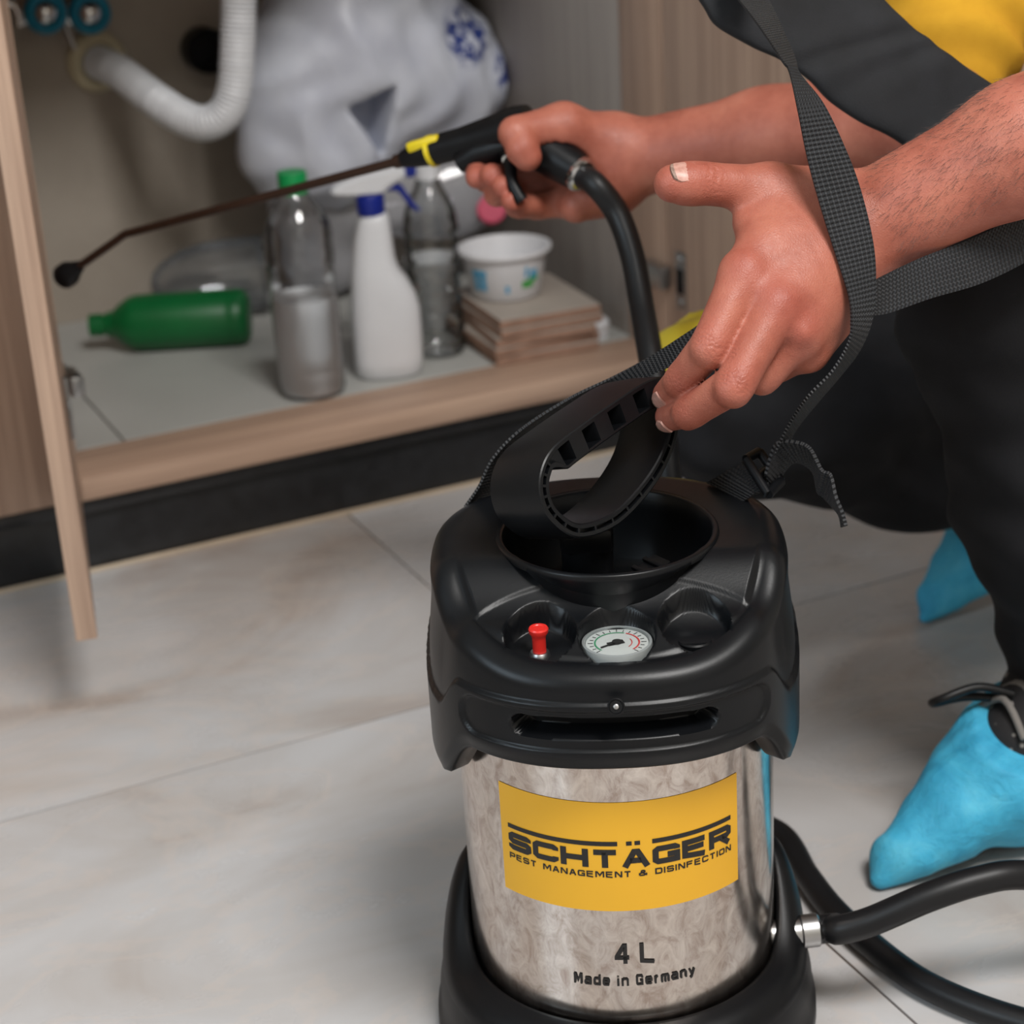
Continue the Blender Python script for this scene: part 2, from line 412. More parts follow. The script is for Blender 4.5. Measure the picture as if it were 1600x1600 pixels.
fine = t.add('ShaderNodeTexVoronoi', feature='DISTANCE_TO_EDGE'); fine.inputs['Scale'].default_value = 620; t.link(c, fine.inputs['Vector'])
h = t.math('ADD', t.math('MULTIPLY', fine.outputs['Distance'], .5), t.math('MULTIPLY', pores, .25))
h = t.math('SUBTRACT', h, t.math('MULTIPLY', cr.outputs['Fac'], 1.3))
h = t.math('ADD', h, t.math('MULTIPLY', t.noise(c, 90, 3), .8))
t.bump(h, .55, .0008)
t = NT('nail'); c = t.co(); t.set(Base_Color=t.ramp(t.noise(c, 400, 4), [(.3, lin(172, 122, 108)), (.7, lin(196, 150, 136))]), Roughness=.35)
t = NT('nail_edge'); c = t.co(); t.set(Base_Color=t.ramp(t.noise(c, 500, 4), [(.3, lin(100, 78, 66)), (.7, lin(158, 130, 116))]), Roughness=.6)

t = NT('shoe_cover_blue'); c = t.co(); cr = t.noise(c, 24, 5, .6, .5)
t.set(Base_Color=t.ramp(cr, [(.3, lin(40, 146, 186)), (.52, lin(66, 176, 214)), (.7, lin(90, 190, 220))]), Roughness=.7)
t.b.inputs['Subsurface Weight'].default_value = .1; t.bump(t.noise(c, 55, 6, .65, 1.0), .6, .004)
t = NT('sneaker_black'); c = t.co('Object', (110, 110, 110)); vv = t.add('ShaderNodeTexVoronoi'); vv.inputs['Scale'].default_value = 1; t.link(c, vv.inputs['Vector'])
t.set(Base_Color=t.ramp(vv.outputs['Distance'], [(.22, lin(150, 145, 140)), (.30, (.012, .011, .012))]), Roughness=.8)

# ---------------------------------------------------------------- the room
XL, XR, YF, YB, ZC = -2.0, 2.4, -2.6, 1.40, 2.55
fl = obj('floor', BX((XL, YF, -.06), (XR, YB, -.0025)), 'grout', kind='structure')
def tile_bm(sx, sy): return BX((-sx/2+.001, -sy/2+.001, -.02), (sx/2-.001, sy/2-.001, 0))
TS = .60; tiles_me = None
for i in range(-4, 4):
    for j in range(-5, 2):
        x0, y0 = .147+i*TS, .441+j*TS; x1, y1 = min(x0+TS, XR), min(y0+TS, YB); x0, y0 = max(x0, XL), max(y0, YF)
        if x1-x0 < .05 or y1-y0 < .05: continue
        o = obj('tile', tile_bm(x1-x0, y1-y0), 'tile_marble', None, smooth=False)
        o.location = ((x0+x1)/2, (y0+y1)/2, -.02); o.parent = fl; o.matrix_parent_inverse = Matrix.Translation(-fl.location)
obj('wall_back', BX((XL, YB, 0), (XR, YB+.1, ZC)), 'wall_render', kind='structure')
obj('wall_right', BX((XR, YF, 0), (XR+.1, YB, ZC)), 'paint_wall', kind='structure')
obj('wall_front', BX((XL, YF-.1, 0), (XR, YF, ZC)), 'paint_wall', kind='structure')
bm = bmesh.new()                                              # wall with the window opening
box(bm, (XL-.1, YF, 0), (XL, YB, .95)); box(bm, (XL-.1, YF, 2.15), (XL, YB, ZC)); box(bm, (XL-.1, YF, .95), (XL, -1.05, 2.15)); box(bm, (XL-.1, -.05, .95), (XL, YB, 2.15))
obj('wall_left', bm, 'paint_wall', kind='structure')
wf = obj('window_1', BX((XL-.08, -1.05, .95), (XL-.03, -1.0, 2.15), .004), 'white_plastic', kind='structure')
for lo, hi in (((XL-.08, -.10, .95), (XL-.03, -.05, 2.15)), ((XL-.08, -1.0, .95), (XL-.03, -.10, 1.0)), ((XL-.08, -1.0, 2.10), (XL-.03, -.10, 2.15)), ((XL-.08, -.575, 1.0), (XL-.03, -.525, 2.10))):
    obj('window_frame', BX(lo, hi, .004), 'white_plastic', wf)
obj('pane', BX((XL-.06, -1.0, 1.0), (XL-.055, -.10, 2.10)), 'gauge_glass', wf)
obj('ceiling', BX((XL, YF, ZC), (XR, YB, ZC+.1)), 'ceiling_paint', kind='structure')

# ---------------------------------------------------------------- sink cabinet
YC, ZB, ZT = .86, .082, .105
XI0, XI1 = -.1276, .53
cab = empty('sink_cabinet', ((XI0+XI1)/2, 1.13, ZB), 0, 'open pale wood sink cabinet with bottles and pipes inside', 'cabinet')
obj('bottom_panel', BX((XI0, YC, ZB), (XI1, .945, ZT), .0015), 'wood_x', cab)
simple('sheet_grey', lin(176, 176, 172), .4, var=.07, vs=7)
for x0, x1 in ((XI0, -.062), (-.060, XI1)): obj('shelf_sheet', BX((x0, .945, ZB+.004), (x1, YB, ZT), .0008, seg=1), 'sheet_grey', cab, smooth=False)
obj('side_panel', BX((XI0-.016, YC, ZB), (XI0, YB, .82), .001), 'wood_z', cab)
obj('side_panel', BX((XI1, .952, ZB), (XI1+.016, YB, .82), .001), 'panel_grey', cab)
obj('front_stile', BX((XI1, YC, ZB), (XI1+.016, .952, .82), .001), 'wood_z', cab)
obj('front_rail', BX((XI0, YC, .76), (XI1, YC+.016, .82), .001), 'wood_x', cab)
def hinge(parent, p, sgn, ang):
    m = Matrix.Translation(Vector(p)) @ Matrix.Rotation(ang, 4, 'Z')
    bm = bmesh.new(); box(bm, (-.026, -.0015, -.007), (.026, .0015, .007), .001, m); box(bm, (-.006, -.002, -.03), (.006, .002, .03), .001, m)
    lathe([(0, 0), (.0035, 0), (.0035, .003), (0, .003)], 12, m @ Matrix.Translation((0, -.001, .022)) @ Matrix.Rotation(pi/2, 4, 'X'), bm)
    lathe([(0, 0), (.0035, 0), (.0035, .003), (0, .003)], 12, m @ Matrix.Translation((0, -.001, -.022)) @ Matrix.Rotation(pi/2, 4, 'X'), bm)
    return obj('hinge', bm, 'dull_metal', parent)
def door(x, ang, w, mat):
    m = Matrix.Translation((x, YC-.002, 0)) @ Matrix.Rotation(ang, 4, 'Z')
    return m, obj('door', BX((0, -.0175, .086), (w, 0, .80), .0012, m), mat, cab)
# left door opened past a right angle, seen edge-on; right door opened square
dl, d1 = door(XI0-.002, radians(-101.8), .324, 'wood_z')
for z in (.197, .70): hinge(d1, dl @ Vector((.05, .002, z)), 1, radians(-101.8)); 
bm = bmesh.new(); box(bm, (XI0+.0005, .885, .19), (XI0+.014, .93, .205), .002); box(bm, (XI0+.004, .86, .187), (XI0+.018, .90, .208), .003)
obj('hinge', bm, 'dull_metal', cab)
dr, d2 = door(XI1+.0175, radians(-86), .330, 'wood_z')
bm = bmesh.new(); box(bm, (XI1-.011, .875, .187), (XI1-.0005, .93, .205), .002); box(bm, (XI1-.016, .848, .184), (XI1-.002, .890, .209), .003); obj('hinge', bm, 'dull_metal', cab)
for z in (.196, .70):
    m = dr
    bm = bmesh.new(); box(bm, (.016, -.0200, z-.032), (.034, -.0176, z+.032), .001, m)
    for dz in (-.024, .024): lathe([(0, 0), (.004, 0), (.004, .0025), (0, .0035)], 12, m @ Matrix.Translation((.025, -.0200, z+dz)) @ Matrix.Rotation(pi/2, 4, 'X'), bm)
    hg = obj('hinge', bm, 'dull_metal', d2)
    obj('hinge_cup', BX((.018, -.0206, z-.014), (.032, -.0196, z+.014), .0004, m, 1), 'plastic_black', hg)

nb = empty('base_cabinet', (-.45, 1.13, ZB), 0, 'closed wooden base cabinet beside the open sink cabinet door', 'cabinet')
obj('body', BX((-.75, YC+.02, ZB), (XI0-.018, YB-.004, .82)), 'wood_z', nb)
dn = obj('door', BX((-.744, YC, ZB+.002), (XI0-.022, YC+.018, .80), .0015), 'wood_z', nb)
nb = empty('base_cabinet', (.95, 1.13, ZB), 0, 'closed wooden base cabinet behind the kneeling worker', 'cabinet')
obj('body', BX((XI1+.018, YC+.02, ZB), (1.30, YB-.004, .82)), 'wood_z', nb)
obj('door', BX((XI1+.052, YC, ZB+.002), (1.296, YC+.018, .80), .0015), 'wood_z', nb)
pl = empty('plinth', (.25, .885, 0), 0, 'black stone plinth strip running along the floor under the cabinets', 'plinth')
obj('board', BX((-.75, .879, 0), (1.3, .93, .0815), .001), 'stone_black', pl)
obj('top_lip', BX((-.75, .868, .066), (1.3, .8788, .0815), .003), 'stone_black', pl)
obj('sealant_bead', BX((-.75, .8735, 0), (1.3, .8788, .004), .0015), 'sealant', pl)
obj('countertop', BX((-.78, .835, .822), (1.32, YB, .86), .004), 'counter_stone', label='dark stone countertop lying across the base cabinets', cat='countertop')

# ---------------------------------------------------------------- pressure sprayer (local frame: front = -Y)
AR = radians(-27.3)
spr = empty('pressure_sprayer', (0, 0, 0), AR, 'black and steel pressure sprayer tank with yellow label and pump handle', 'sprayer')
def toL(p): p = wm(spr).inverted() @ Vector(p); return np.array(p)
def toW(p): return np.array(wm(spr) @ Vector(p))

# base: scooped lower at the front
def ring_shape(th, r, ex):                      # rounded-square radius; th from +X
    c, s = abs(cos(th)), abs(sin(th)); return r/((c**ex+s**ex)**(1/ex))
bm = bmesh.new(); SEG = 128
def sst(a, b, x): t = min(1, max(0, (x-a)/(b-a))); return t*t*(3-2*t)
prof = []
for k in range(SEG):
    th = 2*pi*k/SEG; back = sst(-.45, .35, sin(th))
    zin = .058+.045*back
    ro = ring_shape(th, .1185, 2.15)
    pts = [(.09, 0), (ro+.0015, 0), (ro+.0025, .003), (ro+.0022, .012), (ro, .0155), (ro-.0005, .03), (ro-.003, .042)]
    for q in np.linspace(0, 1, 7):
        a = q*pi/2; pts.append((ro-.003-(ro-.003-.1005)*(1-cos(a)), .042+(zin-.042)*sin(a)))
    pts += [(.0985, zin+.0003), (.0962, zin-.002), (.0962, zin-.03)]
    prof.append([(r*cos(th), r*sin(th), z) for r, z in pts])
V = [[bm.verts.new(p) for p in col] for col in prof]
for k in range(SEG):
    a, b = V[k], V[(k+1) % SEG]
    for i in range(len(a)-1): bm.faces.new((a[i], b[i], b[i+1], a[i+1]))
base = obj('base', bm, 'plastic_black', spr, local=True, angle=60)
obj('tank', lathe([(0, .018), (.088, .018), (.095, .024), (.095, .262), (.09, .266), (0, .266)], 128), 'steel_tank', spr, local=True, angle=30)
# brass-grey outlet on the right of the base
hf = toL(aD(1250, 1456, 1.225))
fa = toW(hf); fdir = np.array([.93, -.36, .03]); fdir /= np.linalg.norm(fdir)
bm = lathe([(0, -.03), (.009, -.03), (.009, 0), (.0105, .001), (.0105, .011), (.0085, .013), (0, .013)], 24, align(fa, fa+fdir)); obj('outlet_fitting', bm, 'dull_metal', spr)

# label and lettering bent round the tank
def bend(bm, R, zc=0, xc=0):
    for v in bm.verts:
        a = (v.co.x+xc)/R; r = R+v.co.z; v.co = Vector((r*sin(a), -r*cos(a), v.co.y+zc))
def strip(w, h, nx=40):
    bm = bmesh.new()
    a = [bm.verts.new((-w/2+w*i/nx, -h/2, 0)) for i in range(nx+1)]; b = [bm.verts.new((-w/2+w*i/nx, h/2, 0)) for i in range(nx+1)]
    for i in range(nx): bm.faces.new((a[i], a[i+1], b[i+1], b[i]))
    return bm
def text_bm(s, width, height, bold=0.0, space=1.0):
    cu = bpy.data.curves.new('txt', 'FONT'); cu.body = s; cu.size = 1; cu.offset = bold; cu.space_character = space; cu.resolution_u = 6
    o = bpy.data.objects.new('txt', cu); COL.objects.link(o); dg = bpy.context.evaluated_depsgraph_get(); dg.update()
    me = bpy.data.meshes.new_from_object(o.evaluated_get(dg)); bpy.data.objects.remove(o); bpy.data.curves.remove(cu)
    bm = bmesh.new(); bm.from_mesh(me); bpy.data.meshes.remove(me)
    xs = [v.co.x for v in bm.verts]; ys = [v.co.y for v in bm.verts]; x0, x1, y0, y1 = min(xs), max(xs), min(ys), max(ys)
    if s.startswith('Made'): y0 += (y1-y0)*.21
    for v in bm.verts: v.co = Vector(((v.co.x-(x0+x1)/2)/(x1-x0)*width, (v.co.y-y0)/(y1-y0)*height-height/2, 0))
    for i in range(1, 60):
        x = -width/2+width*i/60
        bmesh.ops.bisect_plane(bm, geom=bm.verts[:]+bm.edges[:]+bm.faces[:], plane_co=(x, 0, 0), plane_no=(1, 0, 0))
    return bm
# squared bold letters drawn as strokes on a unit cell
GL = {
 'S': [[(1, .78), (1, .9), (.88, 1), (.12, 1), (0, .88), (0, .62), (.12, .5), (.88, .5), (1, .38), (1, .12), (.88, 0), (.12, 0), (0, .1), (0, .24)]],
 'C': [[(1, .74), (1, .88), (.88, 1), (.12, 1), (0, .86), (0, .14), (.12, 0), (.88, 0), (1, .12), (1, .26)]],
 'H': [[(0, 0), (0, 1)], [(1, 0), (1, 1)], [(0, .5), (1, .5)]],
 'T': [[(0, 1), (1, 1)], [(.5, 1), (.5, 0)]],
 'A': [[(0, 0), (.42, 1), (.58, 1), (1, 0)], [(.17, .3), (.83, .3)]],
 'G': [[(1, .76), (1, .88), (.88, 1), (.12, 1), (0, .86), (0, .14), (.12, 0), (1, 0), (1, .46), (.55, .46)]],
 'E': [[(1, 1), (0, 1), (0, 0), (1, 0)], [(0, .5), (.94, .5)]],
 'R': [[(0, 0), (0, 1), (.88, 1), (1, .88), (1, .56), (.88, .44), (0, .44)], [(.5, .44), (1, 0)]],
 'P': [[(0, 0), (0, 1), (.88, 1), (1, .88), (1, .52), (.88, .4), (0, .4)]],
 'M': [[(0, 0), (0, 1), (.14, 1), (.5, .25), (.86, 1), (1, 1), (1, 0)]],
 'N': [[(0, 0), (0, 1), (.14, 1), (.86, 0), (1, 0), (1, 1)]],
 'D': [[(0, 0), (0, 1), (.84, 1), (1, .84), (1, .16), (.84, 0), (0, 0)]],
 'I': [[(0, 0), (0, 1)]],
 'F': [[(0, 0), (0, 1), (1, 1)], [(0, .5), (.9, .5)]],
 'O': [[(.5, 1), (.12, 1), (0, .86), (0, .14), (.12, 0), (.88, 0), (1, .14), (1, .86), (.88, 1), (.5, 1)]],
 '4': [[(.68, 0), (.68, 1), (.58, 1), (0, .3), (0, .25), (1, .25)]], 'L': [[(0, 1), (0, 0), (1, 0)]],
 'a': [[(.05, .62), (.15, .70), (.85, .70), (1, .6), (1, 0)], [(1, .40), (.15, .40), (0, .30), (0, .10), (.12, 0), (.8, 0), (1, .15)]],
 'd': [[(1, 0), (1, 1)], [(1, .60), (.85, .70), (.15, .70), (0, .58), (0, .12), (.15, 0), (.85, 0), (1, .1)]],
 'e': [[(0, .36), (1, .36), (1, .56), (.85, .70), (.15, .70), (0, .56), (0, .14), (.15, 0), (.85, 0), (1, .10)]],
 'i': [[(0, 0), (0, .70)], [(0, .92), (0, 1.04)]],
 'n': [[(0, 0), (0, .72)], [(0, .52), (.25, .70), (.8, .70), (1, .56), (1, 0)]],
 'r': [[(0, 0), (0, .72)], [(0, .48), (.35, .70), (1, .70)]],
 'm': [[(0, 0), (0, .72)], [(0, .56), (.12, .70), (.4, .70), (.5, .6), (.5, 0)], [(.5, .56), (.62, .70), (.9, .70), (1, .6), (1, 0)]],
 'y': [[(0, .72), (.5, .02)], [(1, .72), (.45, -.22), (.3, -.30), (.08, -.30)]],
 '&': [[(1, 0), (.25, .7), (.25, .9), (.35, 1), (.6, 1), (.7, .9), (.7, .7), (0, .4), (0, .1), (.1, 0), (.6, 0), (1, .4)]],
}
def stroke(bm, pts, t):
    P = [np.array(p, float) for p in pts]; n = len(P); L_ = []; closed = np.linalg.norm(P[0]-P[-1]) < 1e-9
    for i in range(n):
        a = P[i-1] if i else (P[-2] if closed else None); b = P[i+1] if i < n-1 else (P[1] if closed else None)
        d0 = (P[i]-a)/np.linalg.norm(P[i]-a) if a is not None else None; d1 = (b-P[i])/np.linalg.norm(b-P[i]) if b is not None else None
        d0 = d1 if d0 is None else d0; d1 = d0 if d1 is None else d1
        m = d0+d1; m /= max(np.linalg.norm(m), 1e-6); nn = np.array([-m[1], m[0]]); k = 1/max(.45, nn @ np.array([-d0[1], d0[0]]))
        e = P[i]
        if not closed and i == 0: e = e-d1*t/2*0
        L_.append((e+nn*k*t/2, e-nn*k*t/2))
    for (a, b), (c, d) in zip(L_, L_[1:]):
        try: bm.faces.new([bm.verts.new((*q, 0)) for q in (b, d, c, a)])
        except ValueError: pass
KX = [1.0]
def letters(s, width, height, t, wide, gap, space):
    KX[0] = width/(len(s)*(wide+gap))
    bm = bmesh.new(); x = 0; ws = []
    for ch in s: ws.append(space if ch == ' ' else (t*wide/max(wide, 1e-9)*(1/KX[0]) if ch in 'Ii' else wide*(1.2 if ch in 'M&m' else (.66 if ch == 'r' else 1))))
    tot = sum(ws)+gap*(len(s)-1); k = width/tot
    for ch, w_ in zip(s, ws):
        if ch != ' ':
            for st_ in GL[ch]:
                # open stems run to the cell edge, rounded shapes stay inset by half a stroke
                pts = []
                for j, (px, py) in enumerate(st_):
                    X = x*k+t/2+px*(w_*k-t); Y = t/2+py*(height-t)
                    if j in (0, len(st_)-1) and st_[0] != st_[-1]:
                        if py == 0 and ch not in 'SCG&': Y = 0
                        elif py == 1 and ch in 'HNMIRPDFATLdi' : Y = height if ch in 'HNILd' else Y
                    pts.append((X-width/2, Y-height/2))
                stroke(bm, pts, t)
        x += w_+gap
    for i in range(1, 80):
        bmesh.ops.bisect_plane(bm, geom=bm.verts[:]+bm.edges[:]+bm.faces[:], plane_co=(-width/2+width*i/80, 0, 0), plane_no=(1, 0, 0))
    return bm
RL = .0953
LW = .1525
bm = strip(LW, .072, 60); bend(bm, RL, .171); lab = obj('label', bm, 'label_yellow', spr, local=True)
RT2 = RL+.00025
def put(name, bm, z, x, mat, parent):
    bend(bm, RT2, z, x); return obj(name, bm, mat, parent, local=True, smooth=False)
TW = .141
put('title_lettering', letters('SCHTAGER', TW, .0120, .0036, 1.0, .075, .5), .1704, 0, 'ink', lab)
put('title_bar', strip(.0690, .0029, 30), .1802, -TW/2+.0345, 'ink', lab)
put('title_bar', strip(.0520, .0029, 30), .1802, TW/2-.0260, 'ink', lab)
for dx in (-.0024, .0024): put('umlaut_dot', strip(.0032, .0027, 4), .1802, .0075+dx, 'ink', lab)
put('subtitle_lettering', letters('PEST MANAGEMENT & DISINFECTION', TW, .0040, .0009, .0042, .0008, .0026), .1600, 0, 'ink', lab)
put('volume_lettering', letters('4L', .0245, .0135, .0025, 1.0, .5, .5), .1055, .0065, 'ink', spr)
put('origin_lettering', letters('Made in Germany', .0735, .0072, .00135, 1.0, .24, .45), .0868, .006, 'ink', spr)

# cover: one surface from the skirt over the shoulder to the funnel
def outline(th):
    f = sst(.0, 1., -sin(th)); b = sst(.2, 1., sin(th))
    r = ring_shape(th, .1075, 2.35)*(1+.045*f*abs(sin(th)))
    return r-.010*b
def ztop(x, y):
    return .2965+.0125*sst(-.104, -.066, y)+.022*sst(-.068, -.026, y)+.002*sst(.0, .06, y)
ths = list(np.linspace(-pi/2-radians(68), -pi/2+radians(68), 221))+list(np.linspace(-pi/2+radians(68), 1.5*pi-radians(68), 91))[1:-1]
WELL = [(-.0390, -.0745, .0195, .014), (.003, -.0785, .0205, .011), (.046, -.0705, .0195, .011)]
bm = bmesh.new(); cols = []
for th in ths:
    ro = outline(th); ph = (th+pi/2); ph = (ph+pi) % (2*pi)-pi           # 0 at the front
    aph = abs(ph); zb = .237-.034*sst(radians(44), radians(66), aph)+.012*sst(radians(100), radians(150), aph)
    zs = .279-.022*sst(radians(47), radians(60), aph)+.020*sst(radians(66), radians(112), aph)     # step line between lower band and hood
    pts = []
    zsh = ztop(ro*cos(th)*.93, ro*sin(th)*.93)
    N1 = 54
    pts.append((.0965, zb+.012)); pts.append((.0985, zb+.001)); pts.append((ro*.965, zb-.0005)); 
    for i in range(N1):
        q = i/(N1-1); z = zb+.002+(zsh-.014-zb)*q
        lower = 1-sst(zs-.0012, zs+.0012, z)
        r = ro+.0025*lower-.004*sst(0, 1, (z-zs)/.05)*(z > zs)-.004*sst(.9, 0, (z-zb)/.02)*0
        r -= .003*(1-sst(0, .012, z-zb))
        # recessed panel and the slot in it
        zc = .2625; 
        arc = ph*.113
        hw = .092; dx = max(0, abs(arc)-(hw-.012)); din = sqrt(dx*dx+(z-zc+.0)**2)
        r -= .0022*(1-sst(.0112, .0128, din))
        dx = max(0, abs(arc)-.051); din = sqrt(dx*dx+(z-zc-.001)**2)
        r -= .016*(1-sst(.0052, .0068, din))
        pts.append((r, z))
    zl = pts[-1][1]; rl = pts[-1][0]; R0 = .0145
    for i in range(1, 9):
        a = i/8*pi/2; pts.append((rl-R0*(1-cos(a)), zl+(zsh-zl)*sin(a)))
    rs = pts[-1][0]
    for i in range(1, 41):
        q = i/40; r = rs+(.0652-.0090*sst(-.15, .85, -sin(th))-rs)*q; x, y = r*cos(th), r*sin(th); z = ztop(x, y)
        if i < 4: z = zsh+(z-zsh)*i/4
        # shallow eye-shaped instrument panel
        e = max(abs(x-.003)/.0835*.93+max(0, -.062-y)*3, 0)
        pan = (1-sst(.97, 1.0, sqrt(((x-.002)/.083)**2+((y+.072)/.0295)**2)))
        z -= .0011*pan
        for wx, wy, wr, wd in WELL: z -= wd*sst(.0570, .0595, r)*(1-sst(wr-.0012, wr+.0008, sqrt((x-wx)**2+(y-wy)**2)))
        pts.append((r, z))
    zr = .333
    pts += [(.0650, max(pts[-1][1], zr-.004)), (.0648, zr-.001), (.0640, zr), (.0618, zr), (.0610, zr-.001), (.0600, zr-.012), (.0560, .292), (.050, .286), (.02, .284), (.004, .284)]
    cols.append([bm.verts.new((r*cos(th), r*sin(th), z)) for r, z in pts])
K = len(cols)
for k in range(K):
    a, b = cols[k], cols[(k+1) % K]
    for i in range(len(a)-1): bm.faces.new((a[i], b[i], b[i+1], a[i+1]))
bm.faces.new([c_[-1] for c_ in cols])
cover = obj('cover', bm, 'plastic_satin', spr, local=True, angle=70)
bm = lathe([(0, 0), (.0225, 0), (.0225, .0035), (.0, .0035)], 24); 
# gauge
gx, gy, gz = .003, -.0780, .2880
G = Matrix.Translation((gx, gy, gz)) @ Matrix.Scale(.94, 4)
obj('gauge', lathe([(0, 0), (.0208, 0), (.0212, .010), (.0206, .0122), (.0192, .0126), (.0186, .0108), (0, .0108)], 56, G), 'gauge_ring', spr, local=True)
gau = bpy.data.objects['gauge']
obj('dial', lathe([(0, .0110), (.0184, .0110)], 48, G), 'gauge_face', gau, local=True)
def arc_strip(r0, r1, a0, a1, z, n=24):
    bm = bmesh.new(); A = [bm.verts.new((r0*cos(a0+(a1-a0)*i/n), r0*sin(a0+(a1-a0)*i/n), z)) for i in range(n+1)]; B = [bm.verts.new((r1*cos(a0+(a1-a0)*i/n), r1*sin(a0+(a1-a0)*i/n), z)) for i in range(n+1)]
    for i in range(n): bm.faces.new((A[i], B[i], B[i+1], A[i+1]))
    bmesh.ops.transform(bm, matrix=G, verts=bm.verts); return bm
obj('scale_arc', arc_strip(.0125, .0135, radians(70), radians(225), .01125), 'green_ink', gau, local=True, smooth=False)
obj('scale_arc', arc_strip(.0125, .0135, radians(-45), radians(65), .01125), 'red_ink', gau, local=True, smooth=False)
obj('scale_arc', arc_strip(.0085, .0091, radians(-40), radians(30), .01125), 'red_ink', gau, local=True, smooth=False)
bm = bmesh.new()
for i in range(19):
    a = radians(-45+i*15); m = G @ Matrix.Rotation(a, 4, 'Z'); box(bm, (.0142, -.0002, .0111), (.0165 if i % 3 else .0172, .0002, .0113), 0, m)
obj('scale_ticks', bm, 'ink', gau, local=True, smooth=False)
bm = bmesh.new(); m = G @ Matrix.Rotation(radians(215), 4, 'Z'); box(bm, (-.004, -.0006, .0114), (.0115, .0006, .0118), 0, m); lathe([(.0, .0113), (.003, .0113), (.003, .0121), (0, .0121)], 16, G, bm)
box(bm, (-.006, -.0025, .0113), (.004, .0015, .0116), 0, G @ Matrix.Rotation(radians(20), 4, 'Z'))
obj('needle', bm, 'ink', gau, local=True, smooth=False)
obj('gauge_lens', lathe([(.0190, .0124), (.014, .0130), (.007, .0133), (0, .0134)], 40, G), 'gauge_glass', gau, local=True)
# red relief valve
K0 = Matrix.Translation((-.0400, -.0745, .2895)) @ Matrix.Scale(.9, 4)
rv_ = obj('valve_knob', lathe([(0, .003), (.0042, .003), (.0042, .013), (.0048, .0155), (.0060, .0172), (.0062, .0195), (.0056, .0205), (.004, .0205), (.0035, .0200), (0, .0200)], 28, K0), 'red_plastic', spr, local=True, angle=35)
obj('valve_collar', lathe([(0, 0), (.0072, 0), (.0072, .002), (.0055, .0042), (0, .0042)], 24, K0), 'dull_metal', spr, local=True)
obj('blank_boss', lathe([(0, -.003), (.0105, -.003), (.0105, .001), (.0095, .0018), (.0085, .0010), (0, .0010)], 32, Matrix.Translation((.046, -.0705, .294))), 'plastic_black', spr, local=True)
# pump rod, collar and ratchet block in the funnel
obj('pump_rod', lathe([(0, .2835), (.017, .2835), (.017, .300), (.0152, .302), (.0152, .329), (0, .329)], 32, Matrix.Translation((-.012, .004, 0))), 'plastic_black', spr, local=True, angle=35)
bm = bmesh.new(); m = Matrix.Translation((.014, -.004, .296)) @ Matrix.Rotation(radians(38), 4, 'Z') @ Matrix.Rotation(radians(-18), 4, 'Y')
box(bm, (-.012, -.008, -.010), (.026, .008, .006), .0015, m)
for i in range(4): box(bm, (-.010+i*.009, -.0085, .0055), (-.007+i*.009, .0085, .008), .0006, m)
obj('ratchet_block', bm, 'plastic_black', spr, local=True)
obj('bolt', lathe([(0, 0), (.007, 0), (.007, .006), (.005, .0085), (0, .0095)], 6, Matrix.Translation((.026, -.028, .284))), 'plastic_black', spr, local=True)
lm_ = align((.001, -.1205, .2815), (.001, -.130, .2865))
obj('small_hole', lathe([(.0045, .0), (.0048, .0012), (.0040, .0018), (.0034, .0008), (0, .0008)], 20, lm_), 'plastic_black', spr, local=True)
obj('glint_dot', lathe([(0, .0005), (.0018, .0008), (.0014, .0018), (0, .0022)], 14, lm_), 'dull_metal', spr, local=True)  # pale metal dot standing in for the white reflection in the hole
# D handle: an I-shaped band swept round a loop (seen obliquely)
nd = np.array([-.70, .65, -.27]); nd /= np.linalg.norm(nd)                         # band width direction, local
p0 = np.array([-.010, -.004, .372])-nd*.0205
def onplane(x, y):
    o = toL(CAM); q = toL(CAM+ray(x, y))-o; s = ((p0-o) @ nd)/(q @ nd); return o+q*s
LP = [(905, 829), (868, 806), (853, 776), (853, 742), (870, 708), (915, 672), (965, 637), (1012, 607), (1042, 600), (1054, 626), (1053, 672), (1036, 722), (1002, 772), (958, 813)]
LP3 = [onplane(*q) for q in LP]
path = catmull(LP3, 10, True); NP = len(path); cenp = sum(path)/NP
bmh = bmesh.new(); hw, th_ = .0205, .0036
sec = [(-1, -1), (-1, 1), (1, 1), (1, -1)]
cols = []
eu = np.cross(nd, [0, 0, 1]); eu /= np.linalg.norm(eu)
WB = .041
for i in range(NP):
    t = path[(i+1) % NP]-path[i-1]; t /= np.linalg.norm(t); o_ = np.cross(t, nd); o_ /= np.linalg.norm(o_)
    if o_ @ (path[i]-cenp) < 0: o_ = -o_
    pt = lambda w, s: path[i]+nd*w+o_*s
    # section: front edge with groove (lower part) or blind pockets (top bar), outer face, back edge, inner face
    tb = sst(34, 42, i)*(1-sst(74, 82, i)); ti = .0040+.0085*tb
    pocket = any(abs(i-c_) <= 1.01 for c_ in (43, 51, 59, 67)); gd = .0045*(1-tb)+(.010 if pocket else .0002)*tb
    lo_, hi_ = -.0010*(1-tb)-(ti-.0022)*tb, .0010
    S_ = [(0, -ti+.0008), (.0002, lo_-.0002), (gd, lo_), (gd, hi_), (.0002, hi_+.0002), (0, .0032), (.0006, .0040), (WB*.5, .0048), (WB-.0006, .0040), (WB, .0032), (WB, -.0032), (WB-.0006, -.0040), (WB*.6, -.0042), (WB*.45, -ti), (.0008, -ti)]
    cols.append([bmh.verts.new(pt(*q)) for q in S_])
for i in range(NP):
    a, b = cols[i], cols[(i+1) % NP]; n_ = len(a)
    for j in range(n_): bmh.faces.new((a[j], a[(j+1) % n_], b[(j+1) % n_], b[j]))
bmesh.ops.recalc_face_normals(bmh, faces=bmh.faces)
hnd = obj('pump_handle', bmh, 'plastic_satin', spr, local=True, angle=35)
rb = None
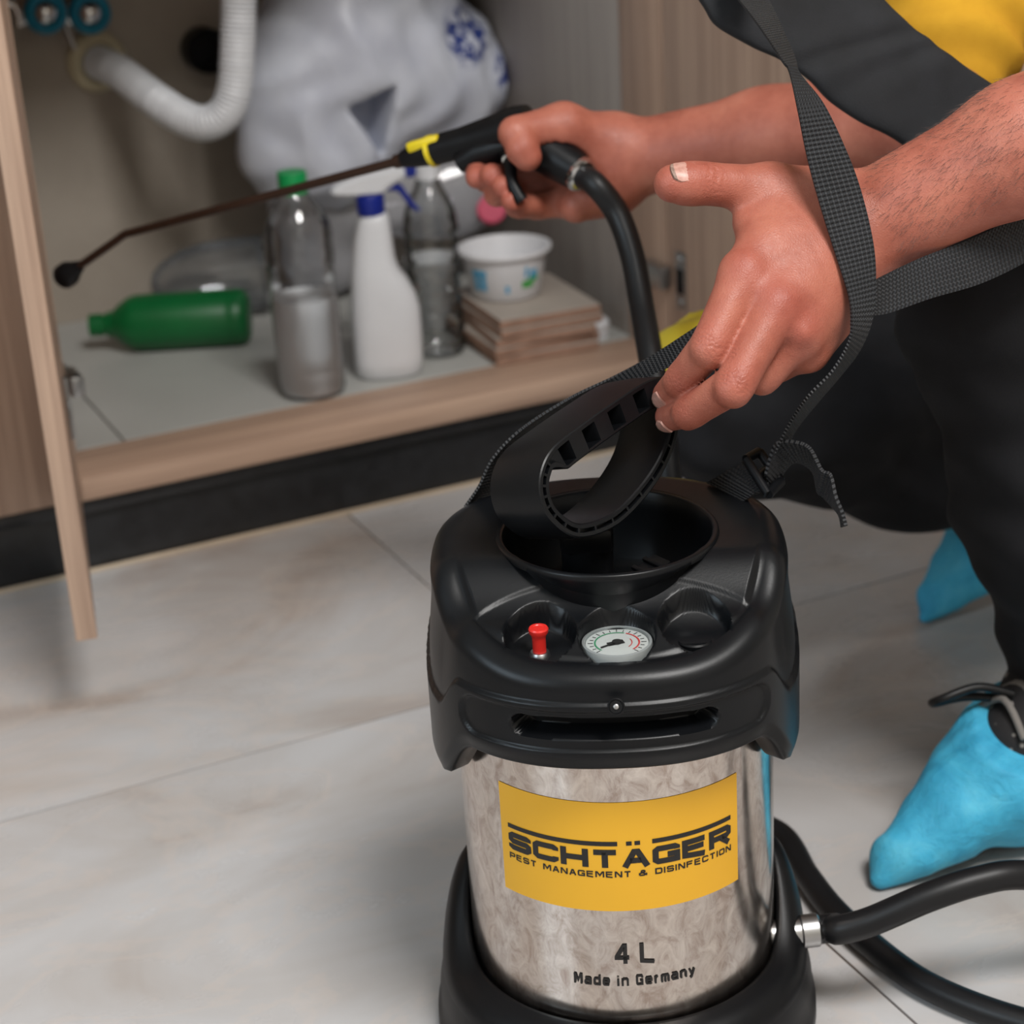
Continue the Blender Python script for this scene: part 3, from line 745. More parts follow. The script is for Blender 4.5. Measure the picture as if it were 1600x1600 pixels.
for c_ in range(0, NP, 5):
    if 35 < c_ < 80: continue
    t = path[(c_+1) % NP]-path[c_-1]; t /= np.linalg.norm(t); o_ = np.cross(t, nd)
    bm = bmesh.new(); m = Matrix((tuple([*nd, 0]), tuple([*t, 0]), tuple([*o_, 0]), (0, 0, 0, 1))).transposed(); m.translation = Vector(path[c_])
    box(bm, (.0001, -.0007, -.0012), (.0050, .0007, .0012), 0, m); obj('rib', bm, 'plastic_satin', hnd, local=True, smooth=False)
obj('handle_neck', BX((-.0155, -.012, .322), (.0155, .018, .338), .004, Matrix.Translation((-.012, 0, 0))), 'plastic_black', spr, local=True)

# ---------------------------------------------------------------- things inside the cabinet
def arc_r(pts): return pts
# clear bottle half full, green cap
bx_, by_ = .156, .975
B0 = Matrix.Translation((bx_, by_, ZT))
cb = empty('water_bottle', (bx_, by_, ZT), 0, 'clear plastic bottle with green cap half full of cloudy liquid', 'bottle')
def ripple(r, z): return r
pr_ = [(0, .003), (.020, .002), (.030, .001), (.0345, .004), (.0355, .010), (.0345, .020), (.0355, .024), (.0345, .030), (.0355, .034), (.0352, .05), (.0358, .09), (.0350, .108), (.0335, .118), (.0348, .126), (.0335, .135), (.0356, .143), (.0362, .155), (.0350, .165), (.0362, .174), (.0345, .184), (.029, .197), (.021, .208), (.0145, .218), (.0125, .222), (.0125, .238), (0, .238)]
obj('bottle_body', lathe(pr_, 48, B0), 'clear_plastic', cb, angle=70)
obj('liquid', lathe([(0, .004), (.031, .004), (.0338, .012), (.0338, .04), (.0345, .09), (.0338, .108), (0, .108)], 48, B0), 'cloudy_liquid', cb)
bm = lathe([(.0, .222), (.0150, .222), (.0152, .224), (.0152, .238), (.0145, .240), (0, .240)], 36, B0)
cp = obj('cap', bm, 'green_cap', cb)
obj('cap_ring', lathe([(.0125, .2175), (.0150, .2175), (.0150, .2205), (.0125, .2205)], 36, B0), 'green_cap', cp)

# white trigger spray bottle: flat-oval body leaning into a neck
sb_x, sb_y = .246, .985
sp = empty('spray_bottle', (sb_x, sb_y, ZT), 0, 'white trigger spray bottle with blue collar and blue trigger', 'bottle')
bm = bmesh.new(); rings = []
ra = radians(-20)                                 # long side turned to the room
for z, hl, hr, d in ((0, .030, .034, .020), (.003, .034, .038, .024), (.02, .035, .0405, .0255), (.05, .0345, .0415, .026), (.075, .034, .041, .026), (.092, .0325, .037, .0255), (.108, .031, .029, .0245), (.120, .0295, .0215, .023), (.132, .0275, .0185, .021), (.150, .0245, .0175, .0185), (.165, .0205, .0165, .017), (.174, .0175, .0155, .0160), (.179, .0148, .0140, .0143), (.1815, 0.010, .010, .010)):
    row = []
    for k in range(40):
        a = 2*pi*k/40; c_, s_ = cos(a), sin(a); e = .8
        X = (hr if c_ > 0 else hl)*abs(c_)**e*(1 if c_ > 0 else -1)-.006*min(1, z/.1)*0; Y = d*abs(s_)**e*(1 if s_ > 0 else -1)
        row.append(bm.verts.new((sb_x+X*cos(ra)-Y*sin(ra), sb_y+X*sin(ra)+Y*cos(ra), ZT+z)))
    rings.append(row)
for a, b in zip(rings, rings[1:]):
    for k in range(40): bm.faces.new((a[k], a[(k+1) % 40], b[(k+1) % 40], b[k]))
bm.faces.new(rings[0][::-1]); bm.faces.new(rings[-1])
obj('bottle_body', bm, 'white_plastic', sp, angle=60)
SM = Matrix.Translation((sb_x-.003, sb_y, ZT)) @ Matrix.Rotation(ra, 4, 'Z')
obj('collar', lathe([(0, .180), (.0145, .180), (.0150, .182), (.0150, .200), (.0140, .202), (0, .202)], 32, SM), 'blue_plastic', sp)
def prism(pts, w, m, bev=.002):
    bm = bmesh.new(); a = [bm.verts.new((x, -w/2, z)) for x, z in pts]; b = [bm.verts.new((x, w/2, z)) for x, z in pts]; n = len(pts)
    bm.faces.new(a); bm.faces.new(b[::-1])
    for i in range(n): bm.faces.new((a[(i+1) % n], a[i], b[i], b[(i+1) % n]))
    bmesh.ops.recalc_face_normals(bm, faces=bm.faces)
    if bev: bmesh.ops.bevel(bm, geom=bm.edges[:], offset=bev, segments=2, affect='EDGES')
    bmesh.ops.transform(bm, matrix=m, verts=bm.verts); return bm
obj('spray_head', prism([(-.040, .211), (-.040, .203), (-.014, .201), (.012, .201), (.022, .209), (.038, .217), (.040, .227), (.030, .229), (-.012, .222)], .022, SM, .003), 'white_plastic', sp, angle=50)
obj('nozzle', prism([(.039, .216), (.051, .217), (.051, .229), (.039, .228)], .015, SM, .002), 'blue_plastic', sp)
obj('trigger', prism([(.010, .205), (.026, .212), (.034, .210), (.040, .198), (.049, .184), (.054, .179), (.045, .180), (.036, .193), (.030, .203), (.020, .203)], .012, SM, .002), 'blue_plastic', sp)

# second, ribbed clear bottle behind the spray bottle
rb_x, rb_y = .325, 1.022
cb2 = empty('clear_bottle', (rb_x, rb_y, ZT), 0, 'empty clear ribbed plastic bottle standing behind the white spray bottle', 'bottle')
pp = [(0, .003), (.024, .001), (.029, .004)]
for i in range(44):
    z = .01+i*.0032; pp.append((.0300+.0012*sin(i*1.25)-(.003*exp(-((z-.075)/.012)**2)), z))
pp += [(.0295, .155), (.027, .166), (.022, .178), (.016, .189), (.0128, .196), (.0125, .212), (0, .212)]
obj('bottle_body', lathe(pp, 44, Matrix.Translation((rb_x, rb_y, ZT))), 'clear_ribbed', cb2, angle=80)
obj('cap', lathe([(0, .200), (.0145, .200), (.0145, .215), (0, .216)], 28, Matrix.Translation((rb_x, rb_y, ZT))), 'white_plastic', cb2)

# green bottle lying on its side
ga, gb = Vector((.158, 1.185, ZT+.0325)), Vector((-.012, 1.262, ZT+.0325))
G0 = align(ga, gb)
gl = empty('green_bottle', tuple(ga), 0, 'opaque dark green plastic bottle lying on its side', 'bottle')
obj('bottle_body', lathe([(0, .002), (.024, 0), (.030, .004), (.0325, .012), (.0325, .020), (.0318, .023), (.0325, .026), (.0325, .130), (.0305, .138), (.023, .150), (.0165, .157), (.0150, .160), (.0150, .164), (.0125, .166), (.0125, .170), (0, .170)], 44, G0), 'green_bottle', gl, angle=60)
obj('neck', lathe([(0, .169), (.0125, .169), (.0125, .1725), (.0138, .1735), (.0138, .1765), (.0125, .1775), (.0125, .1805), (.0135, .1815), (.0132, .1850), (.0100, .1850), (.0100, .176), (0, .176)], 32, G0), 'green_bottle', gl)
# clear dome-ended jar lying behind it
j0 = Vector((.218, 1.300, ZT+.0478)); J0 = align(j0, Vector((.085, 1.340, ZT+.045)))
jr = empty('clear_jar', tuple(j0), 0, 'clear plastic jar lying behind the green bottle', 'jar')
obj('jar_body', lathe([(0, 0), (.040, 0), (.046, .006), (.046, .05), (.044, .075), (.038, .100), (.027, .122), (.014, .135), (0, .139)], 40, J0), 'clear_dome', jr)
obj('jar_rim', lathe([(.0455, -.003), (.0475, -.003), (.0475, .004), (.0455, .004)], 40, J0), 'clear_plastic', jr)

# stacked offcut tiles, white tub on top
simple('offcut_face', lin(170, 160, 150), .5, var=.08, vs=12)
def rot_box(c, sx, sy, h, a, name, label, matt):
    m = Matrix.Translation(Vector(c)) @ Matrix.Rotation(a, 4, 'Z')
    e = empty(name, c, 0, label, 'tile', 'offcut tiles stacked under the white tub')
    obj('tile_body', BX((-sx/2, -sy/2, 0), (sx/2, sy/2, h-.0015), .0012, m, 1), 'tile_edge', e, smooth=False)
    obj('glazed_face', BX((-sx/2+.0005, -sy/2+.0005, h-.0014), (sx/2-.0005, sy/2-.0005, h), .0005, m, 1), matt, e, smooth=False)
stk = [(.424, 1.006, .122, .150, .0105, -.02, 'bottom tile of the stack in the sink cabinet, lying flat on the shelf'),
       (.421, 1.008, .126, .152, .0100, .03, 'second tile from the bottom of the stack under the white tub'),
       (.424, 1.004, .118, .150, .0105, -.04, 'middle tile of the stack under the white tub, slightly turned'),
       (.427, 1.003, .122, .148, .0100, .02, 'second tile from the top of the stack under the white tub'),
       (.428, 1.006, .120, .150, .0105, .00, 'top tile of the stack, directly under the white tub')]
z = ZT
for x_, y_, sx, sy, h, a, lb in stk:
    rot_box((x_, y_, z), sx, sy, h, a-radians(4), 'offcut_tile', lb, 'offcut_face'); z += h
bw = empty('plastic_tub', (.415, 1.028, z), 0, 'round white plastic tub with blue and green print on stacked tiles', 'tub')
bR = Matrix.Translation((.415, 1.028, z))
obj('tub_body', lathe([(0, .0015), (.036, 0), (.040, .003), (.0465, .044), (.0480, .050), (.0530, .0515), (.0538, .0545), (.0530, .0560), (.0495, .0555), (.0475, .052), (.0385, .005), (0, .0035)], 56, bR), 'bowl_white', bw, angle=50)
def wrap_patch(r0, r1, z0, z1, a0, a1, m, n=14):
    bm = bmesh.new()
    A = [bm.verts.new((r0*cos(a0+(a1-a0)*i/n), r0*sin(a0+(a1-a0)*i/n), z0)) for i in range(n+1)]; B_ = [bm.verts.new((r1*cos(a0+(a1-a0)*i/n), r1*sin(a0+(a1-a0)*i/n), z1)) for i in range(n+1)]
    for i in range(n): bm.faces.new((A[i], A[i+1], B_[i+1], B_[i]))
    bmesh.ops.transform(bm, matrix=m, verts=bm.verts); return bm
tr_ = lambda z: .0403+(z-.003)*.0065/.041+.0004
fc = radians(-117)
for a0, a1, z0, z1, mt in ((-52, -26, .031, .038, 'blue_print'), (-50, -40, .014, .030, 'blue_print'), (-37, -28, .014, .030, 'blue_print'), (1, 7, .012, .020, 'blue_print'), (31, 36, .028, .040, 'blue_print'), (40, 52, .026, .036, 'blue_print'), (27, 46, .016, .024, 'green_print'), (38, 56, .022, .028, 'green_print')):
    obj('print_mark', wrap_patch(tr_(z0), tr_(z1), z0, z1, fc+radians(a0), fc+radians(a1), bR), mt, bw, smooth=False)
# white cup with leaf print behind the ribbed bottle
cu_ = empty('plastic_cup', (.362, 1.118, ZT), 0, 'white plastic cup with green leaf print behind the ribbed bottle', 'cup')
cM = Matrix.Translation((.362, 1.118, ZT))
obj('cup_body', lathe([(0, .001), (.022, 0), (.024, .002), (.0295, .078), (.0318, .080), (.0318, .083), (.0290, .083), (.0230, .006), (0, .005)], 40, cM), 'bowl_white', cu_, angle=50)
for a0, a1, z0, z1, mt in ((-62, -38, .040, .066, 'green_print'), (-70, -58, .034, .050, 'green_print'), (-44, -34, .048, .058, 'red_ink')):
    rr = lambda z: .0240+(z-.002)*.0055/.076+.0004
    obj('leaf_print', wrap_patch(rr(z0), rr(z1), z0, z1, fc+radians(a0), fc+radians(a1), cM), mt, cu_, smooth=False)
# small white plastic cap by the tile stack
wc = empty('bottle_cap', (.497, .968, ZT), 0, 'small round white plastic cap beside the stacked tiles', 'cap')
obj('cap_shell', lathe([(0, .020), (.010, .020), (.0125, .0175), (.0135, .004), (.0135, 0), (.012, 0), (.0115, .016), (0, .017)], 28, Matrix.Translation((.497, .968, ZT+.0032)) @ Matrix.Rotation(.25, 4, 'X')), 'white_plastic', wc)
obj('cap_top', lathe([(0, .0205), (.008, .0202), (.009, .0195)], 24, Matrix.Translation((.497, .968, ZT+.0032)) @ Matrix.Rotation(.25, 4, 'X')), 'white_plastic', wc)

# crumpled white carrier bag resting on a clear bag
def bag2(p):
    d = Chain(.03).add((.285, 1.30, .235), (.46, 1.27, .225), .055, .060).add((.30, 1.315, .16), (.30, 1.31, .23), .054, .05).add((.46, 1.27, .23), (.49, 1.285, .30), .05, .05)
    return d(p)+.003*wob(p, 60, 8)+.003*np.abs(wob(p, 35, 9))
def bagfn(p):
    d = Chain(.05)
    d.add((.30, 1.275, .30), (.34, 1.285, .43), .075, .085).add((.34, 1.285, .43), (.42, 1.30, .47), .085, .07).add((.34, 1.27, .36), (.46, 1.285, .36), .085, .075).add((.44, 1.29, .38), (.50, 1.30, .36), .07, .05).add((.25, 1.27, .31), (.26, 1.28, .37), .05, .06)
    v = d(p); e = np.array([.36, 1.27, .36]); q = p-e
    ang = np.arctan2(q[:, 2], q[:, 0])
    v = v+.0030*wob(p, 50, 3)+.0065*np.abs(wob(p, 30, 5))-.003+.0020*np.sin(p @ np.array([95., 30, -40])+2.5*np.sin(p @ np.array([20., 10, 45])))
    x, z_ = p[:, 0], p[:, 2]; T = [aY(535, 165, 1.21), aY(608, 128, 1.21), aY(592, 245, 1.21)]; dt = np.full(len(p), -1.)
    for i in range(3):
        a, b = T[i], T[(i+1) % 3]; nx, nz = (b[2]-a[2]), -(b[0]-a[0]); L_ = sqrt(nx*nx+nz*nz); e_ = ((x-a[0])*nx+(z_-a[2])*nz)/L_; cc = T[(i+2) % 3]
        if (cc[0]-a[0])*nx+(cc[2]-a[2])*nz > 0: e_ = -e_
        dt = np.maximum(dt, e_)
    return np.maximum(-smin(-v, np.maximum(dt, p[:, 1]-1.255), .006), .0015-bag2(p))
pos, q4 = sdf_mesh(bagfn, (.14, 1.15, .2), (.60, 1.395, .60), .005, slack=.02)
pos[:, 1] = np.minimum(pos[:, 1], 1.392); pos[:, 0] = np.minimum(pos[:, 0], .527)
prn = np.clip(1-np.linalg.norm((pos-np.array([.470, 1.25, .415]))*[1, .3, 1.1], axis=1)/.042, 0, 1)+np.clip(1-np.linalg.norm((pos-np.array([.535, 1.25, .365]))*[1, .3, 1.0], axis=1)/.035, 0, 1)
wbag = empty('carrier_bag', (.36, 1.28, .23), 0, 'crumpled white plastic carrier bag with blue print behind the bottles', 'bag')
obj('bag_body', np_mesh('bag_body', pos, q4, {'print': np.clip(prn*3, 0, 1)}), 'bag_white', wbag, smooth='full')
pos, q4 = sdf_mesh(bag2, (.15, 1.15, .08), (.60, 1.395, .42), .006, slack=.015)
pos[:, 2] = np.maximum(pos[:, 2], ZT+.0005); pos[:, 1] = np.minimum(pos[:, 1], 1.392); pos[:, 0] = np.minimum(pos[:, 0], .524)
b2 = empty('clear_bag', (.33, 1.28, ZT), 0, 'clear plastic bag with a pink cap inside behind the ribbed bottle', 'bag')
obj('bag_body', np_mesh('bag_body', pos, q4), 'clear_bag', b2, smooth='full')
obj('bag_cap', lathe([(0, 0), (.018, 0), (.018, .014), (.016, .016), (0, .016)], 28, align((.486, 1.215, .205), (.45, 1.12, .24))), 'pink_plastic', b2)

# ---- pipes and valves on the wall
fl0 = Vector((.071, YB, .413))
# corrugated drain hose
ctrl = [(.071, YB-.012, .413), tuple(aY(185, 112, 1.34)), tuple(aY(235, 150, 1.27)), tuple(aY(280, 180, 1.22)), tuple(aY(318, 193, 1.19)), tuple(aY(350, 178, 1.175)), tuple(aY(366, 140, 1.17)), tuple(aY(371, 70, 1.17)), tuple(aY(373, 0, 1.17)), tuple(aY(373, -120, 1.17)), tuple(aY(374, -280, 1.17)), (.195, 1.165, .70), (.200, 1.16, .765), (.200, 1.16, .821)]
pth = catmull(ctrl, 24)
acc = 0; pts, rads = [pth[0]], [.0200]
for a, b in zip(pth, pth[1:]):
    L_ = np.linalg.norm(b-a); k = max(1, int(L_/.0011))
    for i in range(1, k+1): acc += L_/k; pts.append(a+(b-a)*i/k); rads.append(.0190+.0010*sin(acc*2*pi/.0052))
dh = empty('drain_hose', (.071, YB, .33), 0, 'white corrugated drain hose bending into a cream wall flange', 'hose')
obj('corrugated_tube', tube(pts, rads, 28), 'white_plastic', dh, angle=60)
FM = align(fl0, fl0+Vector((.0, -1, 0)))
obj('wall_flange', lathe([(.0, 0), (.036, 0), (.036, .004), (.033, .010), (.027, .013), (.0235, .012), (.0225, .006), (0, .006)], 48, FM), 'cream_plastic', dh)
ph_ = empty('pipe_stub', (.2, YB, .41), 0, 'open black pipe stub in the wall behind the drain hose', 'pipe')
PM = align((.200, YB, .412), (.200, YB-1, .412))
obj('pipe_wall', lathe([(.0265, 0), (.0265, .03), (.0240, .032), (.0215, .030), (.0215, .002), (0, .002)], 40, PM), 'rubber_black', ph_)
def valve(x, z, lab, tilt):
    v = empty('angle_valve', (x, YB, z), 0, lab, 'valve', 'chrome angle valves on the wall')
    m = align((x, YB, z), (x, YB-1, z))
    obj('valve_body', lathe([(0, 0), (.022, 0), (.022, .002), (.012, .006), (.009, .010), (.009, .05), (.012, .052), (.012, .070), (.008, .074), (0, .074)], 28, m), 'chrome', v)
    obj('valve_outlet', tube([(x, YB-.045, z), (x, YB-.045, z+.03), (x+.005, YB-.05, z+.10), (x+.03, YB-.07, z+.30)], [.0085, .0085, .006, .006], 14), 'chrome', v)
    hm = Matrix.Translation((x, YB-.068, z)) @ Matrix.Rotation(tilt, 4, 'Y') @ Matrix.Rotation(pi/2, 4, 'X')
    bm = bmesh.new(); R, r = .0185, .0062; rr = []
    for i in range(28):
        a = 2*pi*i/28; rr.append([bm.verts.new(((R+r*cos(2*pi*k/12))*cos(a), (R+r*cos(2*pi*k/12))*sin(a), r*1.4*sin(2*pi*k/12))) for k in range(12)])
    for i in range(28):
        for k in range(12): bm.faces.new((rr[i][k], rr[(i+1) % 28][k], rr[(i+1) % 28][(k+1) % 12], rr[i][(k+1) % 12]))
    bmesh.ops.transform(bm, matrix=hm, verts=bm.verts)
    obj('hand_wheel', bm, 'teal_plastic', v)
    obj('wheel_button', lathe([(0, 0), (.013, 0), (.012, .006), (.006, .010), (0, .011)], 24, hm), 'chrome', v)
valve(.055, .478, 'chrome angle valve with teal hand wheel above the drain flange', .3)
valve(.005, .484, 'chrome angle valve with teal hand wheel beside the cabinet side panel', -.2)
lv = empty('pull_rod', (-.012, 1.31, .43), 0, 'thin grey metal pull rod hanging near the valves', 'rod')
obj('rod', tube([(.028, 1.36, .52), (.026, 1.355, .48), (.033, 1.35, .452), (.036, 1.348, .437)], .0035, 10), 'dull_metal', lv)
obj('rod_mount', lathe([(0, 0), (.007, 0), (.007, .012), (0, .012)], 16, align((.028, 1.36, .52), (.028, 1.40, .52))), 'dull_metal', lv)
ck = empty('wall_hook', (-.05, 1.2, .5), 0, 'bent chrome hook fixed to the cabinet side panel', 'hook')
obj('hook_arm', tube(catmull([(XI0, 1.20, .518), (-.08, 1.20, .519), (-.058, 1.20, .514), (-.052, 1.20, .503), (-.053, 1.20, .490)], 6), .004, 12), 'chrome', ck)
obj('hook_plate', BX((XI0, 1.188, .505), (XI0+.003, 1.212, .531), .001), 'chrome', ck)


# ---------------------------------------------------------------- the worker (crouching, facing the cabinet)
def A3(*q): return np.array(aD(*q))
per = empty('person', (.42, .10, 0), 0, 'crouching worker in yellow shirt and black trousers holding a spray gun', 'person')
# ---- near (left) arm and hand
LW_ = A3(1345, 358, 1.130)
Lelb = A3(1990, 50, 1.10); Lsho = np.array([.60, .02, .78])
view = FW/np.linalg.norm(FW)
def U(v): v = np.asarray(v, float); return v/np.linalg.norm(v)
nrmL = U(-FW+.25*UP)                                  # roughly the back of the near hand
armL = Chain(.02)
mid = A3(1600, 228, 1.105)
armL.add(LW_, mid, .0285, .0345, (nrmL, 1.18)).add(mid, Lelb, .0345, .043).add(Lelb, Lsho, .043, .056)
# palm from four metacarpals plus thumb base
iM, mM, rM, pM = A3(1163, 428, 1.092), A3(1214, 478, 1.086), A3(1250, 520, 1.094), A3(1262, 548, 1.110)
fp = (nrmL, 1.12)
armL.k = .016
for mc, off, ra, rb in ((iM, (1288, 330, 1.130), .0175, .0130), (mM, (1318, 365, 1.120), .0185, .0130), (rM, (1332, 400, 1.124), .0185, .0122), (pM, (1338, 430, 1.135), .0170, .0112)):
    armL.add(A3(*off), mc, ra, rb, fp)
armL.add(A3(1240, 400, 1.115), A3(1240, 470, 1.108), .017, .016)
armL.add(A3(1295, 318, 1.138), A3(1205, 296, 1.128), .0175, .0135)                # thumb metacarpal
armL.add(A3(1250, 330, 1.128), A3(1196, 385, 1.106), .014, .0120)                 # web muscle
armL.add(A3(1215, 312, 1.128), A3(1170, 345, 1.118), .0085, .0070)                # web of the thumb
thumbL = [A3(1208, 297, 1.127), A3(1104, 287, 1.114), A3(1080, 287, 1.111), A3(1051, 287, 1.108)]
idxL = [iM, A3(1113, 536, 1.082), A3(1068, 590, 1.103), A3(1043, 617, 1.1268)]
midL = [mM, A3(1150, 598, 1.074), A3(1082, 642, 1.100), A3(1046, 651, 1.1285)]
rinL = [rM, A3(1198, 582, 1.100), A3(1172, 570, 1.126), A3(1190, 545, 1.138)]
pinL = [pM, A3(1218, 572, 1.125), A3(1205, 556, 1.146), A3(1222, 540, 1.150)]
fingersL = [(thumbL, [.0138, .0120, .0124, .0108], .010), (idxL, [.0132, .0113, .0097, .0087], .007), (midL, [.0128, .0111, .0095, .0084], .007), (rinL, [.0118, .0100, .0088, .0078], .007), (pinL, [.0108, .0090, .0078, .0070], .007)]
def finger_chain(pts, rad):
    c = Chain(.0012)
    for i in range(len(pts)-1): c.add(pts[i], pts[i+1], rad[i], rad[i+1])
    for i in (1, 2):                                   # knuckle swelling
        d = U(pts[i]-pts[i-1]); c.add(pts[i]-d*.004, pts[i]+d*.004, rad[i]*1.0, rad[i]*1.0)
    return c
FL = [(finger_chain(p, r), k) for p, r, k in fingersL]
TEND = [(A3(1282, 350, 1.114), A3(1176, 430, 1.0795)), (A3(1300, 385, 1.106), A3(1222, 480, 1.0735)), (A3(1312, 415, 1.110), A3(1256, 520, 1.0825))]
def handL(p):
    b = armL(p); d = b
    for c, k in FL: d = smin(d, smin(b, c(p), k), .0018)
    for a, e in TEND[2:]: d = smin(d, sd_cone(p, a, e, .0012, .0022), .010)                # tendons and knuckle ridges
    return d
# ---- far (right) arm and hand gripping the gun
RW = A3(972, 250, 1.485); Relb = A3(1450, 182, 1.38); Rsho = np.array([.57, .36, .76])
armR = Chain(.018)
armR.add(RW, A3(1200, 215, 1.45), .0275, .034, (U(-FW), 1.1)).add(A3(1200, 215, 1.45), Relb, .034, .044).add(Relb, Rsho, .043, .055)
for mc, off, ra, rb in (((862, 222, 1.508), (955, 225, 1.495), .018, .0135), ((868, 255, 1.514), (955, 250, 1.50), .018, .0135), ((880, 288, 1.508), (955, 275, 1.50), .018, .0125), ((898, 315, 1.495), (955, 293, 1.492), .018, .0115)):
    armR.add(A3(*off), A3(*mc), ra, rb)
armR.add(A3(950, 228, 1.478), A3(882, 203, 1.460), .0235, .0175)                  # ball of the thumb
armR.add(A3(952, 288, 1.482), A3(900, 322, 1.476), .0205, .0125)                  # heel of the hand
FR_ = [([A3(880, 197, 1.460), A3(812, 207, 1.443), A3(815, 226, 1.439), A3(824, 245, 1.438)], [.0172, .0128, .0125, .0108], .010),
       ([A3(862, 222, 1.508), A3(775, 238, 1.522), A3(748, 260, 1.50), A3(745, 277, 1.478)], [.0125, .0108, .0095, .0088], .006),
       ([A3(868, 255, 1.514), A3(790, 266, 1.518), A3(764, 280, 1.492), A3(769, 274, 1.464)], [.0125, .0110, .0098, .0092], .006),
       ([A3(880, 288, 1.508), A3(808, 296, 1.510), A3(779, 303, 1.484), A3(787, 291, 1.457)], [.0120, .0105, .0095, .0090], .006),
       ([A3(898, 315, 1.495), A3(842, 322, 1.492), A3(812, 322, 1.472), A3(800, 314, 1.455)], [.0112, .0100, .0092, .0085], .006)]
FRc = [(finger_chain(p, r), k) for p, r, k in FR_]
# gun pieces the hand closes on (the palm is pressed in where they lie)
g0, g1 = A3(636, 247, 1.520), A3(832, 193, 1.470)
h0, h1 = A3(800, 205, 1.470), A3(902, 268, 1.452)
fd = U(A3(925, 290, 1.440)-h1)
gripT, gripR = (0, .15, .35, .6, .85, 1.0), (.0130, .0165, .0172, .0160, .0150, .0140)
trigP = catmull([A3(792, 240, 1.470), A3(797, 262, 1.458), A3(800, 285, 1.452), A3(810, 305, 1.450), A3(816, 314, 1.450)], 5)
housP, housR = [A3(716, 256, 1.495), A3(745, 240, 1.490), A3(800, 225, 1.482)], (.0075, .0110, .0130)
hoseP = [h1+fd*.006, A3(932, 290, 1.438), A3(965, 335, 1.440), A3(988, 400, 1.434)]
held = Chain(.0006)
for i in range(5): held.add(h0+(h1-h0)*gripT[i], h0+(h1-h0)*gripT[i+1], gripR[i], gripR[i+1])
for i in range(0, 20, 4): held.add(trigP[i], trigP[i+4], .0049, .0052)
for i in range(2): held.add(housP[i], housP[i+1], housR[i], housR[i+1])
held.add(h1-fd*.006, h1+fd*.007, .0131, .0131)
for i in range(3): held.add(hoseP[i], hoseP[i+1], .0092, .0092)
held.add(g0+(g1-g0)*.55, g0+(g1-g0)*.97, .0156, .0160)
# ---- trunk, neck and head (mostly outside the picture)
trunk = Chain(.05)
chest, pelv, neck, head = np.array([.585, .19, .66]), np.array([.66, .20, .34]), np.array([.555, .195, .86]), np.array([.505, .195, .985])
trunk.add(pelv, chest, .105, .115).add(chest, np.array([.58, .19, .76]), .115, .10).add(Lsho, Rsho, .052, .052).add(np.array([.575, .19, .78]), neck, .06, .052)
hd = Chain(.02)
hd.add(head+[.015, 0, .02], head+[-.01, 0, .03], .082, .080).add(head+[-.015, 0, -.03], head+[-.045, 0, -.065], .062, .034).add(head+[-.083, 0, -.005], head+[-.100, 0, -.028], .007, .012)
for s_ in (-1, 1): hd.add(head+[.012, s_*.078, -.005], head+[.016, s_*.083, .018], .008, .012)
def bodyR(p):
    b = armR(p); d = b
    for c, k in FRc: d = np.minimum(d, smin(b, c(p), k))
    return np.maximum(d, -(held(p)+.0004))
def body_all(p):
    return np.minimum(np.minimum(handL(p), bodyR(p)), smin(trunk(p), hd(p), .02))
p1, q1 = sdf_mesh(handL, (-.02, -.16, .36), (.46, .06, .66), .0016, slack=.003)
p2_, q2 = sdf_mesh(bodyR, (.05, .11, .36), (.46, .52, .60), .0022, slack=.003)
def upper(p):
    return np.minimum(np.minimum(armL(p), armR(p)), smin(trunk(p), hd(p), .02))
p3_, q3 = sdf_mesh(upper, (.37, -.16, .20), (.86, .50, 1.15), .006, slack=.006)
# fine meshes end where the coarse one takes over (inside the sleeves)
P = np.concatenate([p1, p2_, p3_]); Q = np.concatenate([q1, q2+len(p1), q3+len(p1)+len(p2_)])
# knuckle creases and redness as surface attributes
crease = np.zeros(len(P)); red = np.zeros(len(P))
def joints(fs, dorsal):
    for pts, rad, _ in fs:
        yield pts[1], U(pts[2]-pts[0]), rad[1], 1.0; yield pts[2], U(pts[3]-pts[1]), rad[2], .8
for pts, rad, _ in fingersL[:3]:
    for j, wgt in ((1, 1.0), (2, .75)):
        if pts is thumbL and j == 2: continue
        c_ = pts[j]; ax = U(pts[j+1]-pts[j-1]); r_ = rad[j]
        q = P-c_; t_ = q @ ax; dist = np.linalg.norm(q, axis=1); face = np.clip((q @ nrmL)/r_, 0, 1)
        m = np.exp(-(t_/(r_*.55))**2)*(dist < r_*1.7)*face**1.5
        lat = q @ np.cross(ax, nrmL)
        rings = np.clip(np.cos((t_+.0012*np.sin(lat*600+t_*300))/.0021*2*pi)-.25, 0, 1)
        crease += wgt*m*rings; red += wgt*np.exp(-(dist/(r_*1.15))**2)*face
for c_, s_ in ((iM, .9), (mM, 1.), (rM, .8)): red += s_*.7*np.exp(-(np.linalg.norm(P-c_-nrmL*.012, axis=1)/.014)**2)
for pts, rad, _ in fingersL+FR_: red += .6*np.exp(-(np.linalg.norm(P-pts[3], axis=1)/(rad[3]*1.4))**2)
me = np_mesh('body', P, Q, {'crease': np.clip(crease, 0, 1), 'red': np.clip(red, 0, 1)})
body = obj('body', me, 'skin', per, smooth='full')
